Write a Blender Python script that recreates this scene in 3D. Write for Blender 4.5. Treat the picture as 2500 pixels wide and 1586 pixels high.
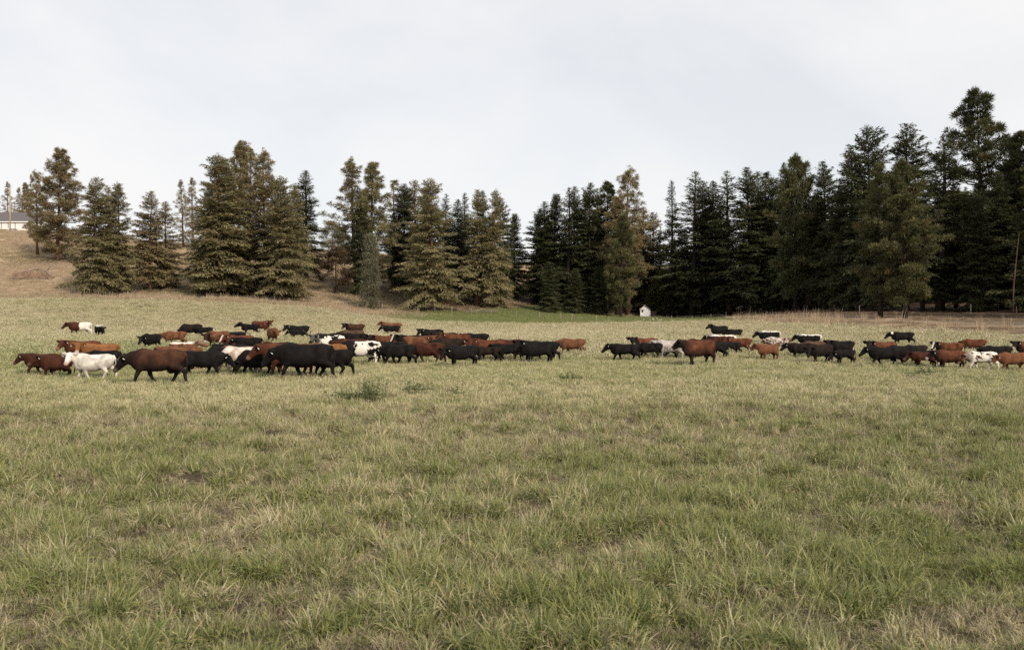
import bpy, math, random
import numpy as np
from mathutils import Vector, Matrix

for o in list(bpy.data.objects):
    bpy.data.objects.remove(o, do_unlink=True)
scene = bpy.context.scene
COL = scene.collection
R = math.radians

# ------------------------------------------------------------------ camera
FPX, HX, HY, CAMH = 2431.0, 1250.0, 752.0, 3.1       # focal length and horizon of the photograph (2500 px wide)
cam_d = bpy.data.cameras.new('camera')
cam_d.sensor_width, cam_d.lens = 36.0, 35.0
cam_d.shift_y = -(793.0 - HY) / 2500.0
cam_d.clip_start, cam_d.clip_end = 0.1, 6000.0
cam_d.dof.use_dof = True
cam_d.dof.focus_distance = 48.0
cam_d.dof.aperture_fstop = 2.8
cam = bpy.data.objects.new('camera', cam_d)
cam.location = (0, 0, CAMH)
cam.rotation_euler = (R(90), 0, 0)
COL.objects.link(cam)
scene.camera = cam

# ------------------------------------------------------------------ sky and sun
SUN_EL, SUN_FROM = 32.0, (0.54, -0.842)                # elevation; compass side the sun stands on (right, behind us)
world = bpy.data.worlds.new('World')
scene.world = world
world.use_nodes = True
wn = world.node_tree
wn.nodes.clear()
w_out = wn.nodes.new('ShaderNodeOutputWorld')
w_bg = wn.nodes.new('ShaderNodeBackground')
w_bg.inputs['Strength'].default_value = 0.1
sky = wn.nodes.new('ShaderNodeTexSky')
sky.sky_type = 'NISHITA'
sky.sun_disc = False
sky.sun_elevation = R(SUN_EL)
sky.sun_rotation = math.atan2(SUN_FROM[0], SUN_FROM[1])
sky.air_density, sky.dust_density, sky.ozone_density = 1.0, 0.4, 1.5
tc = wn.nodes.new('ShaderNodeTexCoord')
mp = wn.nodes.new('ShaderNodeMapping')
mp.inputs['Scale'].default_value = (1.0, 1.0, 1.7)
mp.inputs['Location'].default_value = (12.33, 18.99, 4.77)
mp.inputs['Rotation'].default_value = (0.0, 0.35, 0.5)
n1 = wn.nodes.new('ShaderNodeTexNoise')
n1.inputs['Scale'].default_value = 2.3
n1.inputs['Detail'].default_value = 7.0
n1.inputs['Roughness'].default_value = 0.52
n1.inputs['Distortion'].default_value = 0.25
rmp = wn.nodes.new('ShaderNodeMapRange')
rmp.inputs['From Min'].default_value = 0.36
rmp.inputs['From Max'].default_value = 0.62
rmp.inputs['To Min'].default_value = 0.75
rmp.inputs['To Max'].default_value = 0.985
mixs = wn.nodes.new('ShaderNodeMix')
mixs.data_type = 'RGBA'
mixs.inputs['B'].default_value = (9.55, 9.5, 9.5, 1)
wn.links.new(tc.outputs['Generated'], mp.inputs['Vector'])
wn.links.new(mp.outputs['Vector'], n1.inputs['Vector'])
wn.links.new(n1.outputs['Fac'], rmp.inputs['Value'])
wn.links.new(rmp.outputs['Result'], mixs.inputs['Factor'])
wn.links.new(sky.outputs['Color'], mixs.inputs['A'])
wn.links.new(mixs.outputs['Result'], w_bg.inputs['Color'])
wn.links.new(w_bg.outputs['Background'], w_out.inputs['Surface'])

sun_d = bpy.data.lights.new('sun', 'SUN')
sun_d.energy = 4.3
sun_d.angle = R(9.0)                                  # sun behind thin high cloud
sun_d.color = (1.0, 0.87, 0.70)
sun = bpy.data.objects.new('sun', sun_d)
_c = math.cos(R(SUN_EL))
sun.rotation_euler = Vector((-SUN_FROM[0] * _c, -SUN_FROM[1] * _c, -math.sin(R(SUN_EL)))).to_track_quat('-Z', 'Y').to_euler()
sun.location = (60, -40, 60)
COL.objects.link(sun)

vs = scene.view_settings
vs.view_transform = 'Standard'
vs.look = 'None'
vs.exposure = 0.0
vs.gamma = 1.0
vs.use_curve_mapping = False
scene.cycles.use_denoising = False           # keep the grain of the grass
scene.cycles.max_bounces = 4
scene.cycles.diffuse_bounces = 2
scene.cycles.transmission_bounces = 2
scene.cycles.glossy_bounces = 2

# ------------------------------------------------------------------ helpers
rng = np.random.default_rng(11)
random.seed(5)

def lattice(seed, n=256):
    return np.random.default_rng(seed).random((n, n))
_lat = {}
def vnoise(x, y, scale, seed=0):
    """value noise 0..1, feature size = scale metres"""
    if seed not in _lat:
        _lat[seed] = lattice(seed)
    L = _lat[seed]
    x = np.asarray(x, float) / scale + 1000.3
    y = np.asarray(y, float) / scale + 1000.7
    xi, yi = np.floor(x).astype(int), np.floor(y).astype(int)
    fx, fy = x - xi, y - yi
    fx, fy = fx * fx * (3 - 2 * fx), fy * fy * (3 - 2 * fy)
    a, b = L[xi % 256, yi % 256], L[(xi + 1) % 256, yi % 256]
    c, d = L[xi % 256, (yi + 1) % 256], L[(xi + 1) % 256, (yi + 1) % 256]
    return (a * (1 - fx) + b * fx) * (1 - fy) + (c * (1 - fx) + d * fx) * fy
def fbm(x, y, scale, seed=0, oct=3):
    t, w, s = 0, 0, 1.0
    for k in range(oct):
        t = t + s * vnoise(x, y, scale / 2 ** k, seed + k)
        w += s
        s *= 0.5
    return t / w

def np_mesh(name, verts, faces, cols=None, smooth=False, attr='col'):
    """faces: (n,3) or (n,4) int array"""
    me = bpy.data.meshes.new(name)
    verts = np.asarray(verts, np.float32)
    faces = np.asarray(faces, np.int32)
    nf, k = faces.shape
    me.vertices.add(len(verts))
    me.vertices.foreach_set('co', verts.ravel())
    me.loops.add(nf * k)
    me.loops.foreach_set('vertex_index', faces.ravel())
    me.polygons.add(nf)
    me.polygons.foreach_set('loop_start', np.arange(0, nf * k, k, dtype=np.int32))
    if cols is not None:
        a = me.attributes.new(attr, 'FLOAT_COLOR', 'POINT')
        c = np.ones((len(verts), 4), np.float32)
        c[:, :cols.shape[1]] = cols
        a.data.foreach_set('color', c.ravel())
    me.update(calc_edges=True)
    me.validate()
    if smooth:
        me.polygons.foreach_set('use_smooth', np.ones(len(me.polygons), bool))
    return me

def link(name, data, mat=None, parent=None, loc=None):
    o = bpy.data.objects.new(name, data)
    COL.objects.link(o)
    if mat is not None and data is not None and len(data.materials) == 0:
        data.materials.append(mat)
    if parent is not None:
        o.parent = parent
    if loc is not None:
        o.location = loc
    return o
def tag(o, label=None, cat=None, group=None, kind=None):
    if label: o['label'] = label
    if cat: o['category'] = cat
    if group: o['group'] = group
    if kind: o['kind'] = kind
    return o

class MB:
    """collects polygons for one mesh"""
    def __init__(s): s.v, s.f = [], []
    def box(s, x0, x1, y0, y1, z0, z1):
        b = len(s.v)
        s.v += [(x0,y0,z0),(x1,y0,z0),(x1,y1,z0),(x0,y1,z0),(x0,y0,z1),(x1,y0,z1),(x1,y1,z1),(x0,y1,z1)]
        s.f += [tuple(b+i for i in q) for q in ((0,3,2,1),(4,5,6,7),(0,1,5,4),(1,2,6,5),(2,3,7,6),(3,0,4,7))]
        return s
    def poly(s, pts):
        b = len(s.v); s.v += [tuple(p) for p in pts]; s.f.append(tuple(range(b, b + len(pts)))); return s
    def tube(s, pts, rad, n=6, cap=True):
        pts = [Vector(p) for p in pts]
        rings = []
        for i, p in enumerate(pts):
            d = (pts[min(i+1, len(pts)-1)] - pts[max(i-1, 0)]).normalized()
            a = d.orthogonal().normalized() if abs(d.z) < 0.9 else Vector((1,0,0)).cross(d).normalized()
            c = d.cross(a)
            r = rad[i] if hasattr(rad, '__len__') else rad
            b = len(s.v)
            s.v += [tuple(p + (a*math.cos(t)+c*math.sin(t))*r) for t in [2*math.pi*k/n for k in range(n)]]
            rings.append(b)
        for A, B in zip(rings, rings[1:]):
            s.f += [(A+k, A+(k+1)%n, B+(k+1)%n, B+k) for k in range(n)]
        if cap:
            s.f.append(tuple(rings[0]+k for k in reversed(range(n))))
            s.f.append(tuple(rings[-1]+k for k in range(n)))
        return s
    def mesh(s, name, smooth=False):
        me = bpy.data.meshes.new(name)
        me.from_pydata(s.v, [], s.f)
        me.update()
        if smooth:
            me.polygons.foreach_set('use_smooth', np.ones(len(me.polygons), bool))
        return me

# ------------------------------------------------------------------ material helpers
class NT:
    def __init__(s, name):
        s.m = bpy.data.materials.new(name)
        s.m.use_nodes = True
        s.t = s.m.node_tree
        s.t.nodes.clear()
    def n(s, typ, props=None, **inp):
        nd = s.t.nodes.new('ShaderNode' + typ)
        for k, v in (props or {}).items(): setattr(nd, k, v)
        for k, v in inp.items(): s.set(nd, k.replace('_', ' '), v)
        return nd
    def set(s, nd, key, v):
        sock = nd.inputs[int(key)] if key.isdigit() else nd.inputs[key]
        if isinstance(v, bpy.types.NodeSocket): s.t.links.new(v, sock)
        else: sock.default_value = (tuple(v) + (1,) if hasattr(v, '__len__') and len(v) == 3 and sock.type == 'RGBA' else v)
    def math(s, op, a, b=None, c=None, clamp=False):
        nd = s.n('Math', dict(operation=op, use_clamp=clamp))
        for i, v in enumerate((a, b, c)):
            if v is not None: s.set(nd, str(i), v)
        return nd.outputs[0]
    def mix(s, f, a, b, blend='MIX'):
        nd = s.n('Mix', dict(data_type='RGBA', blend_type=blend))
        for i, v in ((0, f), (6, a), (7, b)): s.set(nd, str(i), v)
        return nd.outputs[2]
    def ramp(s, v, lo, hi, a=0.0, b=1.0, smooth=True):
        nd = s.n('MapRange', dict(interpolation_type='SMOOTHSTEP' if smooth else 'LINEAR'))
        for k, x in (('Value', v), ('From Min', lo), ('From Max', hi), ('To Min', a), ('To Max', b)): s.set(nd, k, x)
        return nd.outputs[0]
    def noise(s, vec, scale, detail=3.0, rough=0.55, w=None):
        nd = s.n('TexNoise', dict(noise_dimensions='4D' if w is not None else '3D'), Scale=scale, Detail=detail, Roughness=rough)
        if vec is not None: s.set(nd, 'Vector', vec)
        if w is not None: s.set(nd, 'W', w)
        return nd.outputs[0]
    def colors(s, v, stops):
        nd = s.n('ValToRGB')
        el = nd.color_ramp.elements
        while len(el) < len(stops): el.new(0.5)
        for e, (p, c) in zip(el, stops): e.position = p; e.color = tuple(c) + (1,)
        s.set(nd, 'Fac', v)
        return nd.outputs[0]
    def out(s, shader):
        o = s.t.nodes.new('ShaderNodeOutputMaterial')
        s.t.links.new(shader, o.inputs['Surface'])
        return s.m
    def pbr(s, col, rough=0.8, spec=0.2, normal=None, **kw):
        b = s.n('BsdfPrincipled', None, Roughness=rough)
        s.set(b, 'Base Color', col)
        s.set(b, 'Specular IOR Level', spec)
        if normal is not None: s.set(b, 'Normal', normal)
        for k, v in kw.items(): s.set(b, k.replace('_', ' '), v)
        return b.outputs[0]
    def bump(s, h, strength=0.4, dist=0.05):
        return s.n('Bump', None, Height=h, Strength=strength, Distance=dist).outputs[0]

def plain(name, col, rough=0.7, spec=0.3, var=0.15, scale=6.0, bump=0.0):
    t = NT(name)
    ob = t.n('TexCoord').outputs['Object']
    nz = t.noise(ob, scale, 5.0)
    c = t.mix(t.ramp(nz, 0.3, 0.7), [x * (1 - var) for x in col], [min(1, x * (1 + var)) for x in col])
    return t.out(t.pbr(c, rough, spec, t.bump(nz, bump, 0.02) if bump else None))
# ------------------------------------------------------------------ terrain: (depth m, picture row of the ground there) down a few columns
PROF = {
 -1500: [(0,0),(130,0.6),(170,4),(300,22),(420,26)],
 -200: [(0,0),(112,0.0),(128,1.0),(165,'727'),(176,'720'),(232,'628'),(288,'560'),(300,'552'),(420,30)],
  0:   [(0,0),(112,0.0),(128,1.0),(165,'728'),(176,'722'),(232,'630'),(288,'562'),(300,'558'),(420,29)],
 200:  [(0,0),(112,0.0),(128,0.9),(165,'729'),(176,'723'),(232,'632'),(288,'575'),(300,'573'),(420,28)],
 400:  [(0,0),(112,0.0),(128,0.6),(165,'734'),(182,'714'),(220,'660'),(285,'592'),(420,26)],
 600:  [(0,0),(115,0.0),(135,0.8),(167,'742'),(182,'726'),(220,'668'),(290,'602'),(420,24)],
 800:  [(0,0),(120,0.0),(140,0.5),(170,'756'),(182,'742'),(220,'678'),(290,'610'),(420,22)],
 1000: [(0,0),(125,0.0),(150,'787'),(174,'765'),(186,'752'),(225,'700'),(300,'625'),(420,22)],
 1200: [(0,0),(130,0.0),(148,'793'),(176,'771'),(195,'748'),(230,'700'),(305,'640'),(420,21)],
 1400: [(0,0),(130,0.1),(142,'793.5'),(155,'791'),(185,'773'),(205,'758'),(240,'715'),(310,'640'),(420,21)],
 1600: [(0,0),(130,0.1),(142,'790.5'),(155,'789'),(190,'779'),(205,'774'),(240,'745'),(320,'645'),(420,20)],
 1750: [(0,0),(122,0.2),(140,'786'),(155,'786'),(190,'776'),(205,'770'),(240,'742'),(330,'648'),(420,20)],
 1900: [(0,0),(100,0.1),(120,'787'),(138,'768'),(150,'768'),(190,'760'),(230,'738'),(330,'665'),(420,18)],
 2100: [(0,0),(92,0.1),(108,'795'),(128,'772'),(150,'762'),(190,'742'),(230,'722'),(330,'680'),(420,16)],
 2300: [(0,0),(80,0.1),(96,'806'),(118,'780'),(150,'750'),(200,'728'),(330,'690'),(420,16)],
 2500: [(0,0),(70,0.0),(84,'820'),(105,'790'),(150,'746'),(200,'722'),(330,'690'),(420,16)],
 2900: [(0,0),(55,0.0),(70,'830'),(90,'790'),(150,'740'),(200,'715'),(330,'680'),(420,16)],
 4200: [(0,0),(40,0.0),(60,1.0),(90,3),(150,6),(200,9),(330,14),(420,16)],
}
_DG = np.arange(0, 422, 2.0)
def _g1(a, s, ax):
    k = np.arange(-int(3*s), int(3*s)+1); w = np.exp(-k*k/(2*s*s)); w /= w.sum()
    return np.apply_along_axis(lambda r: np.convolve(np.pad(r, len(k)//2, mode='edge'), w, 'valid'), ax, a)
_cols = sorted(PROF)
_tab = np.array([np.interp(_DG, [d for d, _ in PROF[c]],
        [CAMH + (HY - float(z)) * d / FPX if isinstance(z, str) else z for d, z in PROF[c]]) for c in _cols])
_PX = np.arange(-1500, 4201, 50.0)
_tab = np.array([np.interp(_PX, _cols, _tab[:, i]) for i in range(len(_DG))]).T
_tab = _g1(_g1(_tab, 2.0, 1), 1.5, 0)
def col_of(x, y):
    return HX + FPX * np.asarray(x, float) / np.maximum(np.asarray(y, float), 12.0)
def base_z(x, y):
    y = np.asarray(y, float)
    c = np.clip((col_of(x, y) + 1500) / 50.0, 0, len(_PX) - 1.001)
    d = np.clip(y / 2.0, 0, len(_DG) - 1.001)
    ci, di = c.astype(int), d.astype(int)
    fc, fd = c - ci, d - di
    return (_tab[ci, di]*(1-fc) + _tab[ci+1, di]*fc)*(1-fd) + (_tab[ci, di+1]*(1-fc) + _tab[ci+1, di+1]*fc)*fd
def ground_z(x, y):
    b = base_z(x, y)
    rough = np.clip((b - 1.0) / 4.0, 0, 1)
    z = b + (fbm(x, y, 2.2, 3) - 0.5) * 0.16 + (vnoise(x, y, 0.62, 47) - 0.5) * 0.13 * (np.asarray(y, float) < 40) + (fbm(x, y, 9.0, 7) - 0.5) * (0.10 + 0.7 * rough)
    return z
def gz(x, y): return float(ground_z(np.array([x]), np.array([y]))[0])
def at(px, D):
    x = (px - HX) / FPX * D
    return x, D, gz(x, D)
def depth_of(px, py, lift=0.13):
    D = np.arange(9.0, 340.0, 0.25)
    x = (px - HX) / FPX * D
    yy = HY - FPX * (ground_z(x, D) + lift - CAMH) / D
    k = np.nonzero(yy <= py)[0]
    return float(D[k[0]]) if len(k) else 200.0

# what grows where: weights from world position (soft edges broken by noise)
def sstep(v, a, b):
    t = np.clip((v - a) / (b - a), 0, 1)
    return t * t * (3 - 2 * t)
_fe = sorted([(-1500,168),(0,166),(400,166),(600,168),(800,170),(1000,152),(1200,149),(1400,146),(1600,146),(1750,141),(1900,120),(2100,107),(2300,95),(2500,83),(2900,69),(4200,58)])
def field_edge(x, y):
    return np.interp(col_of(x, y), [a for a, _ in _fe], [b for _, b in _fe])
LITTER = [((p - HX) / FPX * d, d, r) for p, d, r in ((141, 228, 6), (222, 176, 5), (290, 180, 5), (366, 186, 4.5), (402, 190, 3.5), (524, 182, 5.5), (584, 194, 6), (643, 192, 5), (690, 180, 5.5), (748, 214, 4.5), (872, 204, 6), (908, 200, 6), (960, 210, 8), (1037, 194, 7), (1058, 181, 5.5))]
def zones(x, y):
    """pasture, lush strip, dry slope, wood floor"""
    j = (fbm(x, y, 7.0, 21) - 0.5) * 5.0
    c = col_of(x, y)
    past = 1 - sstep(y + j * 0.5, field_edge(x, y) - 1.0, field_edge(x, y) + 1.2)
    lush_end = np.interp(c, [850, 1000, 1200, 1320, 1500, 1750, 1800], [168, 175, 190, 205, 196, 192, 140])
    lush = (1 - past) * (1 - sstep(y + j * 1.5, lush_end - 3, lush_end + 3)) * sstep(c + j * 30, 860, 1080) * (1 - sstep(c + j * 6, 1780, 1850))
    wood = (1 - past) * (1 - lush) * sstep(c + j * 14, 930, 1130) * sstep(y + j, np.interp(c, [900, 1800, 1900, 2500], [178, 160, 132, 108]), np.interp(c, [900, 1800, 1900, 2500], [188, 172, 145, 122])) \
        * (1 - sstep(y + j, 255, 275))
    gap = np.exp(-((c - 1230) / 60.0) ** 2)
    wood = wood * (1 - 0.7 * gap)
    wood = np.maximum(wood, (1 - past) * (1 - lush) * 0.62 * sstep(c, 1850, 2150) * (y < 300) * sstep(fbm(x, y, 3.0, 61), 0.30, 0.62))
    for lx, ly, lr in LITTER:
        wood = np.maximum(wood, (1 - past) * (1 - lush) * 0.8 * np.exp(-(((x - lx) / lr) ** 2 + ((y - ly) / (lr * 1.3)) ** 2) ** 1.5))
    dry = np.clip(1 - past - lush - wood, 0, 1)
    return past, lush, dry, wood
BLOBS = [(-22, 55, 9, .38), (-27, 72, 14, .42), (-12, 48, 6, .15), (5.6, 12.0, 1.2, .6), (4.6, 11.0, .8, .45), (6.2, 13.2, .8, .4), (1.0, 10.2, 1.5, .22), (-2.2, 9.8, 1.6, .12),
         (14, 24, 4, .15), (19, 32, 5, .15), (-30, 95, 14, .20), (26, 40, 5, .12), (2.5, 14, 1.2, .2), (0, 18, 2, .12)]
BARE = [(4.9, 9.9, 0.75), (4.1, 9.2, 0.6), (6.2, 12.6, 0.5)]
def greenness(x, y):
    g = 0.43 + (fbm(x, y, 1.1, 31) - 0.5) * 0.62 + (fbm(x, y, 6.0, 35) - 0.5) * 0.45 + (fbm(x, y, 26.0, 38) - 0.5) * 0.35
    for bx, by, r, a in BLOBS:
        g = g + a * np.exp(-((x-bx)**2 + (y-by)**2) / (r*r))
    g = g + 0.15 * (1 - sstep(np.asarray(y, float), 11, 24)) - 0.28 * sstep(np.asarray(y, float), 45, 115)
    return np.clip(g, 0, 1)
def bareness(x, y):
    b = np.zeros_like(np.asarray(x, float))
    for bx, by, r in BARE:
        b = np.maximum(b, np.exp(-((x-bx)**2 + (y-by)**2) / (r*r)))
    return b

def _axis(lo, hi, d0, c0, c1, grow=1.13, step_c=None):
    a = list(np.arange(c0, c1 + 1e-6, d0))
    s = d0
    while a[-1] < hi: s *= grow; a.append(a[-1] + s)
    s = d0
    while a[0] > lo: s *= grow; a.insert(0, a[0] - s)
    return np.array(a)
gx = np.unique(np.round(np.concatenate([_axis(-1800, 1800, 1.3, -130, 130), np.arange(-16, 16, 0.28)]), 3))
gy = np.unique(np.round(np.concatenate([_axis(-300, 2600, 1.3, 4, 310), np.arange(5, 32, 0.28)]), 3))
GX, GY = np.meshgrid(gx, gy, indexing='ij')
GZ = ground_z(GX.ravel(), GY.ravel())
nx, ny = GX.shape
ii = np.arange(nx * ny).reshape(nx, ny)
gf = np.stack([ii[:-1,:-1], ii[1:,:-1], ii[1:,1:], ii[:-1,1:]], -1).reshape(-1, 4)
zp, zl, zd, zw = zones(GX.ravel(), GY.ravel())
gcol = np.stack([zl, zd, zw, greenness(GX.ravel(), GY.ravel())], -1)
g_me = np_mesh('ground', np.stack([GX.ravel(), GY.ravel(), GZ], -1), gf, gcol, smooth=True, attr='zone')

t = NT('pasture_soil')
pos = t.n('NewGeometry').outputs['Position']
az = t.n('Attribute', dict(attribute_name='zone'))
sep = t.n('SeparateColor', None, Color=az.outputs['Color'])
fine = t.noise(pos, 9.0, 6.0, 0.65)
mid = t.noise(pos, 0.9, 4.0, 0.6)
big = t.noise(pos, 0.12, 3.0)
straw = t.colors(t.math('ADD', t.math('MULTIPLY', fine, 0.6), t.math('MULTIPLY', mid, 0.4)), [(0.30, (0.022, 0.017, 0.013)), (0.5, (0.060, 0.047, 0.032)), (0.72, (0.21, 0.17, 0.11))])
past = t.mix(t.math('MULTIPLY', az.outputs['Alpha'], 0.25), straw, (0.07, 0.075, 0.03))
lushc = t.mix(fine, (0.08, 0.10, 0.035), (0.16, 0.175, 0.07))
dryc = t.mix(t.ramp(t.math('ADD', t.math('MULTIPLY', fine, .5), t.math('MULTIPLY', big, .5)), 0.35, 0.65), (0.23, 0.165, 0.11), (0.45, 0.35, 0.245))
dryc = t.mix(t.math('MULTIPLY', t.ramp(mid, 0.5, 0.75), 0.4), dryc, (0.15, 0.14, 0.055))
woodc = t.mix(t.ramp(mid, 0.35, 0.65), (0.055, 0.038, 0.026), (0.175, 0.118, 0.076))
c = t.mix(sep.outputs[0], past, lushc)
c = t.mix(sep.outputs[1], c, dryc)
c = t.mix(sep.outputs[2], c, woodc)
ground_mat = t.out(t.pbr(c, 0.95, 0.05, t.bump(fine, 0.6, 0.08)))
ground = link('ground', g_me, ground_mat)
tag(ground, kind='structure')
# ------------------------------------------------------------------ grass: tufts of blades, scattered as instances
def tuft_mesh(name, nb, height, spread, lean, width, segs, seed, stalks=0.0):
    r = np.random.default_rng(seed)
    ang = r.random(nb) * 2 * np.pi
    rad = np.sqrt(r.random(nb)) * spread
    base = np.stack([np.cos(ang) * rad, np.sin(ang) * rad, np.full(nb, -0.01)], -1)
    la = ang + r.normal(0, 0.9, nb)
    ld = np.stack([np.cos(la), np.sin(la), np.zeros(nb)], -1)
    h = height * (0.45 + 0.75 * r.random(nb))
    ln = lean * (0.3 + 1.2 * r.random(nb))
    w = width * (0.6 + 0.8 * r.random(nb))
    side_a = la + np.pi / 2 + r.normal(0, 0.6, nb)
    side = np.stack([np.cos(side_a), np.sin(side_a), np.zeros(nb)], -1)
    isst = r.random(nb) < stalks
    h = np.where(isst, h * 1.7, h); ln = np.where(isst, ln * 0.35, ln); w = np.where(isst, w * 0.6, w)
    V, Cc, F = [], [], []
    br, bt = r.random(nb), r.random(nb)
    off = 0
    rows = []
    for k in range(segs + 1):
        s = k / segs
        ph = ln * s * 1.25
        hor = np.where(ln > 1e-6, (1 - np.cos(ph)) / np.maximum(ln * 1.25, 1e-6), 0) * h
        ver = np.where(ln > 1e-6, np.sin(ph) / np.maximum(ln * 1.25, 1e-6), s) * h
        p = base + ld * hor[:, None] + np.array([0, 0, 1.0]) * ver[:, None]
        ww = (w * (1.0 if k == 0 else (1 - s ** 2.2) * 0.98 + 0.02))[:, None] * side
        rows.append((p - ww, p + ww))
        cc = np.stack([br, np.full(nb, s), np.where(isst, 0.02, bt)], -1)
        V += [p - ww, p + ww]; Cc += [cc, cc]
    for k in range(segs):
        a = np.arange(nb) + (2 * k) * nb
        b = a + nb
        c2 = a + 2 * nb
        d = a + 3 * nb
        F.append(np.stack([a, b, d, c2], -1))
    return np_mesh(name, np.concatenate(V), np.concatenate(F), np.concatenate(Cc), attr='blade')

def grass_material(name, straws, greens, tip=(0.74, 0.67, 0.49), tipf=0.6):
    t = NT(name)
    bl = t.n('SeparateColor', None, Color=t.n('Attribute', dict(attribute_name='blade')).outputs['Color'])
    gr = t.n('Attribute', dict(attribute_name='green', attribute_type='INSTANCER')).outputs['Fac']
    st = t.colors(bl.outputs[0], straws)
    gn = t.colors(bl.outputs[0], greens)
    f = t.ramp(t.math('ADD', t.math('MULTIPLY', gr, 1.25), t.math('SUBTRACT', t.math('MULTIPLY', bl.outputs[2], 1.05), 0.74)), 0.10, 0.55)
    c = t.mix(f, st, gn)
    c = t.mix(t.ramp(bl.outputs[1], 0.45, 1.0, 0.0, tipf), c, tip)      # blades bleach towards the tip
    d = t.pbr(c, 0.65, 0.12)
    tr = t.n('BsdfTranslucent', None, Color=c).outputs[0]
    mx = t.n('MixShader', None, Fac=0.28)
    t.t.links.new(d, mx.inputs[1]); t.t.links.new(tr, mx.inputs[2])
    return t.out(mx.outputs[0])
STRAW = [(0.0, (0.23, 0.185, 0.12)), (0.22, (0.45, 0.39, 0.265)), (0.5, (0.60, 0.545, 0.365)), (0.75, (0.48, 0.45, 0.25)), (0.95, (0.40, 0.26, 0.15)), (1.0, (0.64, 0.61, 0.47))]
THATCH = [(0.0, (0.14, 0.11, 0.078)), (0.3, (0.30, 0.25, 0.175)), (0.65, (0.42, 0.37, 0.25)), (0.95, (0.30, 0.20, 0.13)), (1.0, (0.50, 0.46, 0.36))]
GREEN = [(0.0, (0.075, 0.100, 0.032)), (0.4, (0.185, 0.21, 0.068)), (0.75, (0.33, 0.33, 0.115)), (1.0, (0.07, 0.12, 0.05))]
grass_mat = grass_material('pasture_blades', STRAW, GREEN, (0.72, 0.69, 0.43), 0.55)
tuft_mat = grass_material('tuft_blades', STRAW, GREEN, (0.56, 0.52, 0.28), 0.26)
far_mat = grass_material('far_pasture_blades', STRAW, GREEN, (0.84, 0.79, 0.58), 0.85)
thatch_mat = grass_material('thatch_blades', THATCH, GREEN, (0.46, 0.40, 0.29), 0.35)
LUSH = [(0.0, (0.12, 0.155, 0.055)), (0.5, (0.19, 0.225, 0.085)), (1.0, (0.29, 0.285, 0.13))]
lush_mat = grass_material('lush_blades', LUSH, LUSH, (0.34, 0.33, 0.17), 0.4)
DRY = [(0.0, (0.26, 0.185, 0.12)), (0.4, (0.44, 0.345, 0.24)), (0.75, (0.56, 0.46, 0.34)), (1.0, (0.34, 0.22, 0.14))]
dry_mat = grass_material('dry_blades', DRY, [(0.0, (0.15, 0.15, 0.06)), (1.0, (0.25, 0.23, 0.10))], (0.66, 0.56, 0.42), 0.4)

tufts = bpy.data.collections.new('grass_tufts')
def add_tuft(i, me, mat):
    me.materials.append(mat)
    o = bpy.data.objects.new('tuft_%02d' % i, me)
    tufts.objects.link(o)
k = 0
for s_ in range(4): add_tuft(k, tuft_mesh('blade_tuft', 50, 0.235, 0.085, 1.65, 0.0048, 5, 100+s_), tuft_mat); k += 1      # 0-3 arching tufts
for s_ in range(3): add_tuft(k, tuft_mesh('blade_mat', 60, 0.16, 0.18, 1.9, 0.0034, 4, 120+s_), thatch_mat); k += 1        # 4-6 flattened thatch
add_tuft(k, tuft_mesh('blade_stalks', 16, 0.24, 0.16, 0.6, 0.0026, 4, 130, 0.5), grass_mat); k += 1                          # 7 upright stalks
for s_ in range(3): add_tuft(k, tuft_mesh('mid_tuft', 64, 0.19, 0.28, 1.2, 0.007, 3, 140+s_), grass_mat); k += 1           # 8-10 mid distance
for s_ in range(2): add_tuft(k, tuft_mesh('far_tuft', 100, 0.17, 0.62, 1.1, 0.015, 2, 150+s_), far_mat); k += 1           # 11-12 far
for s_ in range(2): add_tuft(k, tuft_mesh('lush_tuft', 80, 0.14, 0.60, 1.0, 0.016, 2, 160+s_), lush_mat); k += 1           # 13-14
for s_ in range(2): add_tuft(k, tuft_mesh('dry_tuft', 70, 0.30, 0.70, 0.9, 0.016, 2, 170+s_), dry_mat); k += 1             # 15-16
for s_ in range(2): add_tuft(k, tuft_mesh('tall_dry_tuft', 40, 0.75, 0.40, 0.55, 0.012, 3, 180+s_, 0.35), dry_mat); k += 1 # 17-18

ng = bpy.data.node_groups.new('scatter_grass', 'GeometryNodeTree')
ng.interface.new_socket('Geometry', in_out='INPUT', socket_type='NodeSocketGeometry')
ng.interface.new_socket('Geometry', in_out='OUTPUT', socket_type='NodeSocketGeometry')
gi, go = ng.nodes.new('NodeGroupInput'), ng.nodes.new('NodeGroupOutput')
iop = ng.nodes.new('GeometryNodeInstanceOnPoints')
ci = ng.nodes.new('GeometryNodeCollectionInfo')
ci.inputs['Collection'].default_value = tufts
ci.inputs['Separate Children'].default_value = True
ci.inputs['Reset Children'].default_value = True
def named(nm, ty):
    a = ng.nodes.new('GeometryNodeInputNamedAttribute'); a.data_type = ty; a.inputs['Name'].default_value = nm
    return a.outputs['Attribute']
iop.inputs['Pick Instance'].default_value = True
ng.links.new(gi.outputs[0], iop.inputs['Points'])
ng.links.new(ci.outputs[0], iop.inputs['Instance'])
ng.links.new(named('idx', 'INT'), iop.inputs['Instance Index'])
ng.links.new(named('rot', 'FLOAT_VECTOR'), iop.inputs['Rotation'])
ng.links.new(named('scl', 'FLOAT_VECTOR'), iop.inputs['Scale'])
ng.links.new(iop.outputs[0], go.inputs[0])

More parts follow.
